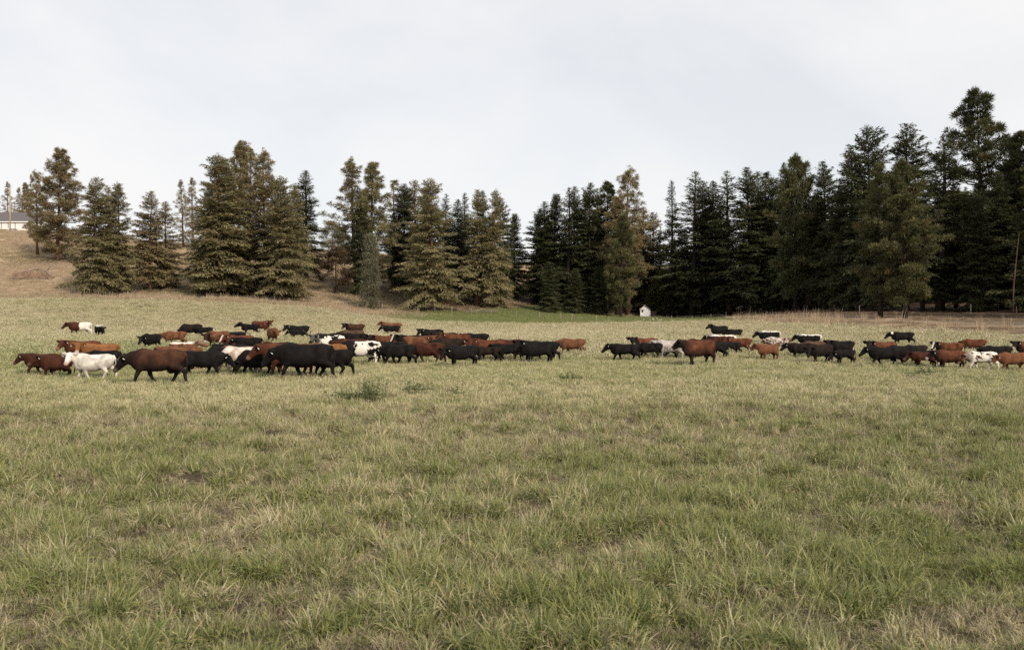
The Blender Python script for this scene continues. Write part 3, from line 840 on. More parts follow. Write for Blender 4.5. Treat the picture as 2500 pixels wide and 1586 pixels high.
# the wood: left part, behind the shed
tree(1313, 210, 510, 'fir2', 'leftmost fir of the wood beyond the gap', 1.15, RT)
tree(1330, 206, 493, 'fir1', 'second fir from the left end of the wood', 1.3, RT)
tree(1352, 206, 475, 'fir5', 'broad dark fir third from the left end of the wood', 0.8, RT)
tree(1383, 201, 458, 'fir4', 'loose fir with sky showing through, left part of the wood', 1.4, RT)
tree(1403, 211, 456, 'fir1', 'slim pointed fir right of the loose one', 1.05, RT)
tree(1421, 213, 475, 'fir3', 'low thin fir between two taller tips in the left part of the wood', 1.3, RT)
tree(1440, 201, 447, 'fir2', 'fir with long reddish trunk showing, left part of the wood', 1.1, RT)
tree(1456, 206, 462, 'fir4', 'ragged fir beside the long reddish trunk', 1.2, RT)
tree(1478, 205, 444, 'pine6', 'dark round topped pine left of the tall sparse pine', 0.95, RT)
tree(1532, 203, 413, 'pine2', 'tall sparse olive pine rising above the shed', 1.15, RT)
tree(1506, 199, 480, 'pine6', 'dense pine shoulder left below the tall sparse pine', 1.0, RT, leafm=M_TAWNY)
tree(1516, 190, 525, 'pine3', 'light olive pine in front, just left of the white shed', 0.74, RT)
tree(1572, 212, 506, 'spruce3', 'tawny spruce behind the white shed', 1.2, RT)
tree(1594, 214, 520, 'spruce5', 'lower tawny spruce right of the one behind the shed', 1.1, RT)
tree(1612, 211, 552, 'fir4', 'thin dying spire in the notch right of the shed', 0.75, RT)
tree(1556, 216, 560, 'fir5', 'low broad dark fir directly behind the shed roof', 0.9, RT)
tree(1630, 204, 668, 'willow', 'weeping yellow-green tree right of the white shed', 1.0, name='weeping_tree', cat='tree')
tree(1342, 192, 640, 'fir5', 'low dark fir with spreading skirts at the left front of the wood', 1.1, RT)
tree(1402, 194, 655, 'fir5', 'low dark fir with spreading skirts in front of the reddish trunk', 1.15, RT)
tree(1461, 196, 650, 'fir5', 'low dark fir between the reddish trunk and the light olive pine', 1.0, RT)
tree(1700, 200, 728, 'bush', 'dark bush at the wood edge right of the weeping tree', 1.2, name='bush', cat='bush')
tree(1745, 199, 738, 'bush', 'lower dark bush further right along the wood edge', 1.3, name='bush', cat='bush')
# the wood: right part
tree(1642, 201, 440, 'fir3', 'isolated spire with bare middle at the left of the right wood', 0.95, RT)
tree(1668, 203, 560, 'fir2', 'short fir under the isolated spire', 1.2, RT)
tree(1688, 196, 418, 'fir4', 'loose tall fir right of the isolated spire', 1.5, RT)
tree(1717, 202, 443, 'fir2', 'fir of a close pair, the left one, in the right wood', 1.0, RT)
tree(1739, 199, 443, 'fir1', 'fir of a close pair, the right one, in the right wood', 1.2, RT)
tree(1782, 192, 418, 'fir4', 'see-through fir with straight trunk against the sky', 1.5, RT)
tree(1757, 212, 480, 'fir3', 'thin fir left of the see-through one', 1.3, RT)
tree(1831, 191, 410, 'fir2', 'dense fir right of the see-through one', 1.15, RT)
tree(1849, 196, 420, 'fir1', 'fir tip leaning on the dense one', 1.1, RT)
tree(1871, 201, 417, 'pine5', 'thin airy pine tip in the right wood', 1.05, RT, leafm=M_DPINE)
tree(1889, 191, 435, 'fir5', 'broad shouldered fir left of the narrow spire', 0.75, RT)
tree(1911, 186, 398, 'fir1', 'narrow dark spire left of the mid green pine', 0.85, RT)
tree(1941, 170, 383, 'pine3', 'mid green pine with pale branch ends standing at the wood front', 0.80, RT)
tree(1973, 182, 395, 'fir4', 'loose fir right behind the mid green pine', 1.3, RT)
tree(2016, 168, 395, 'fir2', 'very dark narrow fir right of the mid green pine', 1.05, RT)
tree(1996, 186, 470, 'fir5', 'low broad fir behind the very dark narrow one', 0.9, RT)
tree(2045, 164, 440, 'fir1', 'fir between the very dark one and the great dark fir', 1.2, RT)
tree(2078, 158, 361, 'fir2', 'left shoulder fir of the great dark fir', 1.1, RT)
tree(2132, 152, 310, 'fir5', 'great dark fir with broad rounded top left of the rusty pine', 0.92, RT)
tree(2212, 152, 306, 'fir2', 'tall pointed fir behind the light olive pine', 1.25, RT)
tree(2149, 126, 400, 'pine6', 'rusty branched pine at the wood front, left of the light olive pine', 0.95, RT, leafm=M_PINE)
tree(2210, 121, 396, 'pine3', 'large light olive pine nearest to the field with thick dark trunk', 0.95, RT)
tree(2252, 142, 470, 'fir4', 'ragged fir right behind the light olive pine', 1.3, RT)
tree(2294, 141, 330, 'fir4', 'fir with long upswept arms left of the giant pine', 1.6, RT)
tree(2404, 150, 223, 'pine4', 'giant pine towering over the right end of the wood', 0.98, RT)
tree(2384, 136, 475, 'fir5', 'dense bluish dark fir in front of the giant pine', 0.95, RT)
tree(2335, 146, 450, 'fir2', 'dark fir filling the space left below the giant pine', 1.2, RT)
tree(2448, 140, 420, 'fir1', 'dark fir right below the giant pine', 1.3, RT)
tree(2494, 142, 322, 'pine6', 'tall pine cut by the right picture edge', 1.1, RT)
tree(2535, 128, 380, 'fir5', 'broad fir mostly outside the right picture edge', 0.9, RT)
tree(2478, 165, 360, 'fir2', 'fir tip between the giant pine and the edge pine', 1.2, RT)
# deeper trees that close the wood
DEEP = 'dark conifers deep inside the wood'
ks = ['fir1', 'fir2', 'fir3', 'fir5']
for i, px in enumerate(range(1340, 2500, 34)):
    D = 222 + (i * 37 % 29) if px < 1900 else 186 + (i * 37 % 33)
    if 1560 < px < 1630: continue
    top = np.interp(px, [1290, 1500, 1700, 1900, 2100, 2500], [530, 530, 520, 490, 440, 420]) + (i * 53 % 60)
    tree(px + (i * 29 % 17) - 8, D, top, ks[i % 4], 'dark conifer standing deep in the wood behind the front row', 1.15, DEEP)
for i, px in enumerate(range(960, 1230, 45)):
    tree(px, 224 + (i * 17 % 15), 520 + (i * 31 % 40), ks[i % 3], 'dark conifer standing behind the front row of the middle clump', 1.15, 'dark conifers behind the middle clump')
# the wood goes on to the right, out of the picture, and shades its own edge
for i, (xx, yy, hh) in enumerate([(66, 112, 25), (74, 100, 27), (72, 124, 26), (84, 110, 28), (66, 88, 22), (80, 86, 26), (92, 96, 28), (76, 138, 27), (90, 126, 27), (100, 112, 29), (88, 72, 24), (98, 82, 27), (84, 150, 27), (104, 134, 28)]):
    D = yy; z = gz(xx, yy)
    top = HY - FPX * (z + hh - CAMH) / D
    tree(HX + FPX * xx / D, D, top, ks[i % 4], 'conifer of the wood beyond the right picture edge', 1.2, 'conifers beyond the right picture edge')

for i, (px_, D_, tp_) in enumerate([(1320, 214, 716), (1370, 216, 722), (1430, 218, 715), (1490, 216, 724), (1660, 206, 716), (1790, 206, 722), (1850, 208, 716), (1900, 196, 722), (1985, 190, 716), (2050, 178, 712), (2110, 170, 705), (2260, 168, 700), (2310, 172, 696), (2420, 172, 690), (2480, 178, 690)]):
    tree(px_, D_, tp_, 'bush', 'dark bush in the undergrowth between the trunks of the wood', 1.7, 'bushes in the undergrowth of the wood', name='bush', cat='bush')

# dead leaning snag on the right
mb = MB()
mb.tube([(0, 0, -0.4), (0.1, 0, 3.5), (0.5, 0.1, 7.0), (0.85, 0.1, 10.2)], [0.12, 0.10, 0.07, 0.02], 7)
x, y, z = at(2473, 126)
o = link('dead_snag', MB().mesh('x') if False else None, None, None, (x, y, z)); tag(o, 'bare grey dead trunk leaning at the right end of the wood', 'dead tree')
link('trunk', mb.mesh('snag_trunk', True), M_BARK, o)
for k_, (zz, a_, L) in enumerate([(5.2, 0.4, 1.0), (6.1, 2.8, 0.8), (7.4, 1.2, 0.7), (4.2, 3.4, 1.2), (8.3, 3.0, 0.5)]):
    b = MB(); xx = 0.07 * zz
    b.tube([(xx, 0.05, zz), (xx + math.cos(a_)*L*0.5, math.sin(a_)*L*0.5, zz+0.15), (xx + math.cos(a_)*L, math.sin(a_)*L, zz+0.1)], [0.05, 0.03, 0.012], 5)
    link('branch', b.mesh('snag_branch', True), M_BARK, o)
# ------------------------------------------------------------------ cattle: one continuous body mesh per pose, grown from a distance field
def surface_nets(F, org, h):
    s = F < 0
    nx_, ny_, nz_ = F.shape
    corner = [(i, j, k) for i in (0, 1) for j in (0, 1) for k in (0, 1)]
    cnt = np.zeros((nx_-1, ny_-1, nz_-1)); acc = np.zeros((nx_-1, ny_-1, nz_-1, 3))
    def sub(A, c): return A[c[0]:nx_-1+c[0], c[1]:ny_-1+c[1], c[2]:nz_-1+c[2]]
    for a in corner:
        for ax in range(3):
            if a[ax] == 1: continue
            b = list(a); b[ax] = 1
            fa, fb = sub(F, a), sub(F, b)
            cr = (fa < 0) != (fb < 0)
            t_ = np.where(cr, fa / np.where(cr, fa - fb, 1), 0)
            p = np.zeros(fa.shape + (3,)); p[...] = a; p[..., ax] = t_
            acc += np.where(cr[..., None], p, 0); cnt += cr
    act = cnt > 0
    idx = -np.ones(act.shape, int); idx[act] = np.arange(act.sum())
    g = np.argwhere(act)
    V = (g + acc[act] / cnt[act][:, None]) * h + org
    Q = []
    for ax in range(3):
        b, c = [(1, 2), (2, 0), (0, 1)][ax]
        sa = [slice(1, -1)] * 3; sa[ax] = slice(0, -1)
        sb = [slice(1, -1)] * 3; sb[ax] = slice(1, None)
        A, B = s[tuple(sa)], s[tuple(sb)]
        for flip in (False, True):
            e = np.argwhere((A & ~B) if not flip else (~A & B))
            off = np.ones(3, int); off[ax] = 0
            e = e + off
            eb, ec = np.zeros(3, int), np.zeros(3, int); eb[b] = 1; ec[c] = 1
            q = [idx[tuple((e - eb - ec).T)], idx[tuple((e - ec).T)], idx[tuple(e.T)], idx[tuple((e - eb).T)]]
            q = np.stack(q if not flip else q[::-1], -1)
            Q.append(q)
    return V, np.concatenate(Q)

def smin(a, b, k):
    h_ = np.clip(0.5 + 0.5 * (b - a) / k, 0, 1)
    return b * (1 - h_) + a * h_ - k * h_ * (1 - h_)
def cone(P, a, b, ra, rb):
    a, b = np.asarray(a, float), np.asarray(b, float)
    ab = b - a
    t_ = np.clip(((P - a) @ ab) / max(ab @ ab, 1e-9), 0, 1)
    return np.linalg.norm(P - a - t_[..., None] * ab, axis=-1) - (ra + (rb - ra) * t_)
def blend(d, P, a, b, ra, rb, k):
    """smooth-union a tapered capsule into the field, only where it can matter"""
    a, b = np.asarray(a, float), np.asarray(b, float)
    m = max(ra, rb) + k + 0.07
    lo = np.floor((np.minimum(a, b) - m - P[0, 0, 0]) / HCELL).astype(int); hi = np.ceil((np.maximum(a, b) + m - P[0, 0, 0]) / HCELL).astype(int) + 1
    lo = np.maximum(lo, 0)
    q = tuple(slice(lo[i], max(lo[i], hi[i])) for i in range(3))
    d[q] = smin(d[q], cone(P[q], a, b, ra, rb), k)
    return d
HCELL = 0.036
def rotz(a): return np.array([[math.cos(a), -math.sin(a), 0], [math.sin(a), math.cos(a), 0], [0, 0, 1]])
def roty(a): return np.array([[math.cos(a), 0, math.sin(a)], [0, 1, 0], [-math.sin(a), 0, math.cos(a)]])

HEADS = {  # neck pitch, neck yaw, head pitch, head yaw (degrees; + yaw = to the animal's left)
 'fwd': (12, 0, -42, 0), 'low': (-8, 4, -48, 4), 'graze': (-48, 6, -68, 6), 'up': (32, 0, -22, 0), 'high': (40, 0, -8, 0),
 'cam': (22, 38, -38, 84), 'camr': (22, -38, -38, -84), 'half': (20, 22, -38, 45), 'halfr': (20, -22, -38, -45),
 'away': (18, -30, -36, -62), 'lowcam': (-5, 20, -50, 40)}
GAITS = {'stand': (0, 3, -2, 2), 'walkA': (20, -17, -19, 15), 'walkB': (-16, 20, 16, -18), 'step': (9, -12, -5, 12)}
BUILDS = {  # barrel depth, barrel width, head scale, leg length, neck thickness, udder
 'cow': (1.0, 1.0, 1.0, 1.0, 1.0, 1), 'heavy': (1.06, 1.14, 1.02, 0.97, 1.10, 0), 'heifer': (0.92, 0.90, 1.03, 1.0, 0.96, 0), 'calf': (0.80, 0.76, 1.16, 1.04, 0.88, 0)}

def cow_mesh(key):
    head, gait, build, tail = key
    bd, bw, hs, ll, nk, ud = BUILDS[build]
    h = HCELL
    org = np.array([-1.35, -0.95, -0.06])
    dims = (np.array([2.05, 0.95, 1.85]) - org) / h
    g = [org[i] + h * np.arange(int(dims[i]) + 1) for i in range(3)]
    P = np.stack(np.meshgrid(*g, indexing='ij'), -1)
    x, y, z = P[..., 0], P[..., 1], P[..., 2]
    # torso as a loft of rounded sections
    st = np.array([(-0.92,1.18,1.00,.06),(-0.86,1.28,0.86,.16),(-0.74,1.34,0.72,.25),(-0.58,1.37,0.65,.29),(-0.38,1.355,0.61,.31),(-0.10,1.33,0.52,.36),(0.18,1.325,0.505,.36),
                   (0.42,1.34,0.525,.32),(0.58,1.35,0.55,.285),(0.72,1.31,0.56,.25),(0.84,1.22,0.60,.20),(0.93,1.08,0.74,.07)])
    top, bot, wd = (np.interp(x, st[:, 0], st[:, q]) for q in (1, 2, 3))
    bot = top - (top - bot) * bd
    cz, hz, wy = (top + bot) / 2, (top - bot) / 2, wd * bw * 0.93
    dz, dy = np.abs((z - cz) / hz), np.abs(y / wy)
    d = ((dz ** 2.5 + dy ** 2.2) ** (1 / 2.35) - 1) * np.minimum(hz, wy)
    d = np.maximum(d, np.maximum(x - 0.93, -0.93 - x))
    for sg in (1, -1):
        d = blend(d, P, (-0.58, sg*0.225*bw, 1.29), (-0.47, sg*0.235*bw, 1.275), 0.05, 0.05, 0.07)         # hook bones
        d = blend(d, P, (-0.86, sg*0.13*bw, 1.20), (-0.80, sg*0.14*bw, 1.20), 0.05, 0.05, 0.06)           # pin bones
        d = blend(d, P, (0.46, sg*0.20*bw, 1.22), (0.62, sg*0.225*bw, 0.86), 0.09, 0.10, 0.07)            # shoulder blades
        q_ = np.linalg.norm((P - np.array([-0.30, sg*0.36*bw, 1.12])) / np.array([1.3, 1.0, 1.2]), axis=-1) - 0.115
        d = np.maximum(d, -q_) if False else -smin(-d, q_, 0.09)                                          # hollow of the flank
    d = blend(d, P, (0.36, 0, 1.30), (0.60, 0, 1.31), 0.05, 0.05, 0.08)                                 # withers
    d = blend(d, P, (0.80, 0, 0.66), (0.98, 0, 0.82), 0.07, 0.06, 0.09)                                   # dewlap
    # legs
    fl, fr, hl, hr = GAITS[gait]
    for sg, a in ((1, fl), (-1, fr)):
        Rm_ = roty(-math.radians(a)); o = np.array([0.56, 0, 1.0])
        j = [(0.55, .17, .98), (0.50, .175, .68), (0.53, .15, .38), (0.525, .145, .13), (0.555, .145, .035)]
        j = [np.array([p[0], sg * p[1] * (0.6 + 0.4 * bw), p[2]]) for p in j]
        bendk = roty(math.radians(13 if a < -10 else 0))
        q = [o + Rm_ @ (p - o) for p in j]
        if a < -10:
            q[3] = q[2] + bendk @ (q[3] - q[2]); q[4] = q[2] + bendk @ (q[4] - q[2])
        low = min(p[2] for p in q); q = [p * 1.0 for p in q]
        for m in (2, 3, 4): q[m][2] -= (min(low, q[4][2]) - 0.035) * (0.45, 0.8, 1.0)[m-2]
        for (A, B, ra, rb, kk) in ((0, 1, .17, .125, .10), (1, 2, .118, .074, .05), (2, 3, .070, .056, .03), (3, 4, .058, .072, .03)):
            d = blend(d, P, q[A], q[B], ra, rb, kk)
    for sg, a in ((1, hl), (-1, hr)):
        Rm_ = roty(-math.radians(a)); o = np.array([-0.58, 0, 1.08])
        j = [(-0.58, .15, 1.02), (-0.47, .195, .76), (-0.75, .16, .50), (-0.70, .15, .14), (-0.665, .15, .035)]
        j = [np.array([p[0], sg * p[1] * (0.6 + 0.4 * bw), p[2]]) for p in j]
        q = [o + Rm_ @ (p - o) for p in j]
        low = q[4][2]
        for m in (2, 3, 4): q[m][2] -= (low - 0.035) * (0.4, 0.85, 1.0)[m-2]
        for (A, B, ra, rb, kk) in ((0, 1, .21, .175, .12), (1, 2, .155, .085, .06), (2, 3, .076, .058, .03), (3, 4, .060, .074, .03)):
            d = blend(d, P, q[A], q[B], ra, rb, kk)
    # neck and head
    npi, nya, hpi, hya = [math.radians(v) for v in HEADS[head]]
    nd = lambda p, w: np.array([math.cos(p) * math.cos(w), math.cos(p) * math.sin(w), math.sin(p)])
    B0 = np.array([0.60, 0, 1.10]); 
    n1_ = B0 + nd(npi * 0.75, nya * 0.6) * 0.33
    poll = n1_ + nd(npi, nya) * 0.25
    d = blend(d, P, B0 + [0, 0, 0.04], n1_ + [0, 0, 0.05], .235 * nk, .165 * nk, 0.10)
    d = blend(d, P, B0 + [0.12, 0, -0.26], n1_ + [0, 0, -0.13], .20 * nk, .135 * nk, 0.10)
    d = blend(d, P, n1_ + [0, 0, 0.02], poll + [0, 0, -0.02], .175 * nk, .14 * nk, 0.09)
    d = blend(d, P, n1_ + [0, 0, -0.10], poll + nd(hpi, hya) * 0.10 + [0, 0, -0.10], .13 * nk, .09 * nk, 0.08)
    Rh = rotz(hya) @ roty(-hpi)
    lo = np.maximum(np.floor((poll - 0.78 - org) / h).astype(int), 0); hi = np.ceil((poll + 0.78 - org) / h).astype(int)
    win = tuple(slice(lo[i], hi[i]) for i in range(3))
    dw = d[win]
    Lp = (P[win] - poll) @ Rh               # head frame: x towards the muzzle, z over the forehead
    hs = hs * 1.24
    Lp = Lp / hs
    hx_, hy_, hz_ = Lp[..., 0], Lp[..., 1], Lp[..., 2]
    hst = np.array([(-0.10,.03,.09,.07),(-0.04,.02,.125,.115),(0.08,-.01,.150,.128),(0.20,-.025,.132,.112),(0.33,-.035,.100,.086),(0.43,-.04,.088,.086),(0.50,-.045,.070,.078),(0.53,-.05,.04,.05)])
    c0, hh, hw = (np.interp(hx_, hst[:, 0], hst[:, q]) for q in (1, 2, 3))
    hd = (np.sqrt(((hz_ - c0) / hh) ** 2 + (hy_ / hw) ** 2) - 1) * np.minimum(hh, hw)
    hd = np.maximum(hd, np.maximum(hx_ - 0.53, -0.10 - hx_)) * hs
    dw = smin(dw, hd, 0.07)
    ears = []
    for sg in (1, -1):
        a0 = np.array([-0.01, sg * 0.10, 0.05]); a1 = np.array([-0.05, sg * 0.335, 0.035])
        E = Lp - a0; ax = a1 - a0; Ln = np.linalg.norm(ax); ax = ax / Ln
        u = (E @ ax) / Ln
        Wd = 0.098 * np.sqrt(np.clip(np.sin(np.pi * np.clip(u * 0.9 + 0.12, 0.02, 1)), 0, 1)) + 0.005
        v = E - (u * Ln)[..., None] * ax
        flat = np.sqrt((v[..., 2] / 1.0) ** 2 + (v[..., 0] / 0.45) ** 2)
        ed = np.maximum((flat - Wd) * 0.45, np.maximum(u - 1.0, -u - 0.1) * Ln) * hs
        dw = smin(dw, ed - 0.006, 0.025)
        ears.append(poll + Rh @ ((a0 * 0.35 + a1 * 0.65 + np.array([0.035, 0, -0.045])) * hs))
    d[win] = dw
    # tail and udder
    if tail == 'down': tp = [(-0.90, 0, 1.27), (-0.985, 0, 1.12), (-0.99, 0.01, 0.80), (-0.985, 0.02, 0.52), (-0.98, 0.02, 0.36)]
    elif tail == 'out': tp = [(-0.90, 0, 1.29), (-1.06, 0.02, 1.28), (-1.20, 0.05, 1.15), (-1.28, 0.08, 1.00), (-1.30, 0.08, 0.88)]
    else: tp = [(-0.90, 0, 1.27), (-1.02, 0.05, 1.15), (-1.08, 0.20, 0.88), (-1.02, 0.32, 0.66), (-0.96, 0.38, 0.52)]
    tr_ = (.045, .032, .027, .045, .022)
    for i in range(4): d = blend(d, P, tp[i], tp[i+1], tr_[i], tr_[i+1], 0.03)
    if ud: d = blend(d, P, (-0.52, 0, 0.62), (-0.42, 0, 0.56), 0.16, 0.14, 0.05)
    V, Q = surface_nets(d, org, h)
    # light smoothing
    ed = np.concatenate([Q[:, [0, 1]], Q[:, [1, 2]], Q[:, [2, 3]], Q[:, [3, 0]]])
    for lam in (0.5, -0.3, 0.5):
        s_ = np.zeros_like(V); c_ = np.zeros(len(V))
        np.add.at(s_, ed[:, 0], V[ed[:, 1]]); np.add.at(c_, ed[:, 0], 1)
        np.add.at(s_, ed[:, 1], V[ed[:, 0]]); np.add.at(c_, ed[:, 1], 1)
        V = V + lam * (s_ / c_[:, None] - V)
    hv = (V - poll) @ Rh / hs
    inh = np.clip(1.2 - np.abs(hv[:, 1]) * 2, 0, 1) * (np.linalg.norm(V - poll, axis=1) < 0.75)
    muz = sstep(hv[:, 0], 0.36, 0.44) * (np.linalg.norm(hv - [0.45, 0, -0.04], axis=1) < 0.16)
    hm = np.maximum(sstep(hv[:, 0], -0.14, 0.02) * (np.linalg.norm(hv - [0.2, 0, 0], axis=1) < 0.45), 0)
    neck = sstep(V[:, 0] * 1.0, 0.55, 0.95) * (V[:, 2] > 0.62)
    hm = np.clip(np.maximum(hm, 0.0), 0, 1)
    legl = 1 - sstep(V[:, 2], 0.42, 0.70)
    tailm = ((V[:, 0] < -0.94) & (V[:, 2] < 0.66)).astype(float)
    blaze = ((np.abs(hv[:, 1]) < 0.055) & (hv[:, 0] > 0.0) & (hv[:, 0] < 0.6) & (hv[:, 2] > 0.02) & (np.linalg.norm(hv - [0.25, 0, 0], axis=1) < 0.4)).astype(float)
    me = np_mesh('cow_' + '_'.join(key), V, Q, np.stack([np.maximum(hm, 0.85 * neck), muz, np.maximum(legl, tailm)], -1), smooth=True, attr='zone')
    a = me.attributes.new('face', 'FLOAT', 'POINT'); a.data.foreach_set('value', np.maximum(blaze, 0.45 * hm).astype(np.float32))
    eyes = [poll + Rh @ (np.array([0.125, sg * 0.112, 0.035]) * hs) for sg in (1, -1)]
    return me, dict(poll=poll, R=Rh, ears=ears, eyes=eyes, hs=hs)

# ---- coats
def coat(name, body, dark=None, points=0.0, white=None, scale=2.2, thr=(0.5, 0.54), muzzle=None, face=None, seed=0.0, region=None, top=None, patch=None, wcol=(0.66, 0.62, 0.56)):
    t = NT(name)
    ob = t.n('TexCoord').outputs['Object']
    sx = t.n('SeparateXYZ', None, Vector=ob)
    X_, Z_ = sx.outputs[0], sx.outputs[2]
    zc = t.n('SeparateColor', None, Color=t.n('Attribute', dict(attribute_name='zone')).outputs['Color'])
    rnd = t.n('ObjectInfo').outputs['Random']
    w = t.math('ADD', t.math('MULTIPLY', rnd, 37.0), seed)
    n_s = t.noise(ob, 3.0, 4.0, 0.6, w)
    hair = t.noise(ob, 26.0, 3.0, 0.6, w)
    c = t.mix(t.ramp(n_s, 0.3, 0.7), [v * 0.62 for v in body], [v * 1.32 for v in body])
    if patch: c = t.mix(t.ramp(t.noise(ob, 2.0, 3.0, 0.5, w), 0.48, 0.62, 0, 0.8), c, patch)
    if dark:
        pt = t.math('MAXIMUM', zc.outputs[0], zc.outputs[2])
        low = t.ramp(t.math('ADD', Z_, t.math('MULTIPLY', t.math('SUBTRACT', n_s, 0.5), 0.5)), 0.55, 1.10, 0.85, 0.0)  # paints shade into the coat: lower body darker than the lit back
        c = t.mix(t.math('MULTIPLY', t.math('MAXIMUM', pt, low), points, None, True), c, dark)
    if white:
        if white == 'noise': mk = t.ramp(t.noise(ob, scale, 2.5, 0.5, w), thr[0], thr[1])
        elif white == 'rear': mk = t.ramp(t.math('ADD', X_, t.math('MULTIPLY', t.math('SUBTRACT', t.noise(ob, 4.0, 3.0, 0.6, w), 0.5), 0.35)), 0.10, 0.04)
        elif white == 'back': mk = t.ramp(t.math('ADD', Z_, t.math('MULTIPLY', t.math('SUBTRACT', t.noise(ob, 4.5, 3.0, 0.6, w), 0.5), 0.30)), 1.20, 1.24)
        elif white == 'pied':   # black front, white hindquarters with dark blotches on the flank
            bl = t.ramp(t.noise(ob, 2.4, 3.0, 0.5, w), 0.50, 0.53)
            rear = t.ramp(t.math('ADD', X_, t.math('MULTIPLY', t.math('SUBTRACT', t.noise(ob, 3.5, 2.0, 0.6, w), 0.5), 0.5)), 0.30, 0.24)
            mk = t.math('MULTIPLY', rear, t.math('MAXIMUM', t.math('SUBTRACT', 1.0, bl), t.ramp(t.math('ADD', Z_, t.math('MULTIPLY', t.math('SUBTRACT', t.noise(ob, 5.0, 3.0, 0.6, w), 0.5), 0.4)), 1.24, 1.27)))
        elif white == 'speck': mk = t.ramp(t.math('ADD', t.math('MULTIPLY', t.noise(ob, 15.0, 2.0, 0.6, w), 0.65), t.math('MULTIPLY', t.noise(ob, 3.0, 2.0, 0.5, w), 0.35)), 0.49, 0.53)
        elif white == 'nape': mk = t.math('MULTIPLY', t.ramp(X_, 0.86, 0.92), t.math('MULTIPLY', t.ramp(X_, 1.16, 1.08), t.ramp(Z_, 1.12, 1.20)))
        elif white == 'lineback':
            e = t.math('ADD', Z_, t.math('MULTIPLY', t.math('SUBTRACT', t.noise(ob, 4.5, 3.0, 0.6, w), 0.5), 0.22))
            mk = t.math('MAXIMUM', t.ramp(e, 1.24, 1.27), t.math('MULTIPLY', t.ramp(X_, -0.80, -0.86), t.ramp(Z_, 0.6, 0.7)))
        mk = t.math('MULTIPLY', mk, t.math('SUBTRACT', 1.0, t.math('MULTIPLY', zc.outputs[0], 0.0 if white in ('nape', 'speck') else 0.9)))
        c = t.mix(mk, c, wcol)
    if face:
        fa = t.n('Attribute', dict(attribute_name='face')).outputs['Fac']
        c = t.mix(t.ramp(fa, 0.6, 0.9), c, face)
    if muzzle: c = t.mix(t.math('MULTIPLY', zc.outputs[1], 0.85), c, muzzle)
    dust = t.math('MULTIPLY', t.ramp(t.noise(ob, 5.0, 5.0, 0.7, w), 0.52, 0.80), t.math('ADD', t.math('MULTIPLY', zc.outputs[2], 0.16), 0.06))
    c = t.mix(dust, c, (0.26, 0.20, 0.14))
    c = t.mix(t.ramp(hair, 0.3, 0.75, 0.0, 0.22), c, t.mix(0.5, c, (0.0, 0.0, 0.0)))
    return t.out(t.pbr(c, 0.75, 0.09, t.bump(hair, 0.25, 0.01)))
PALE = (0.42, 0.34, 0.28)
BLK = (0.0085, 0.0073, 0.0072)
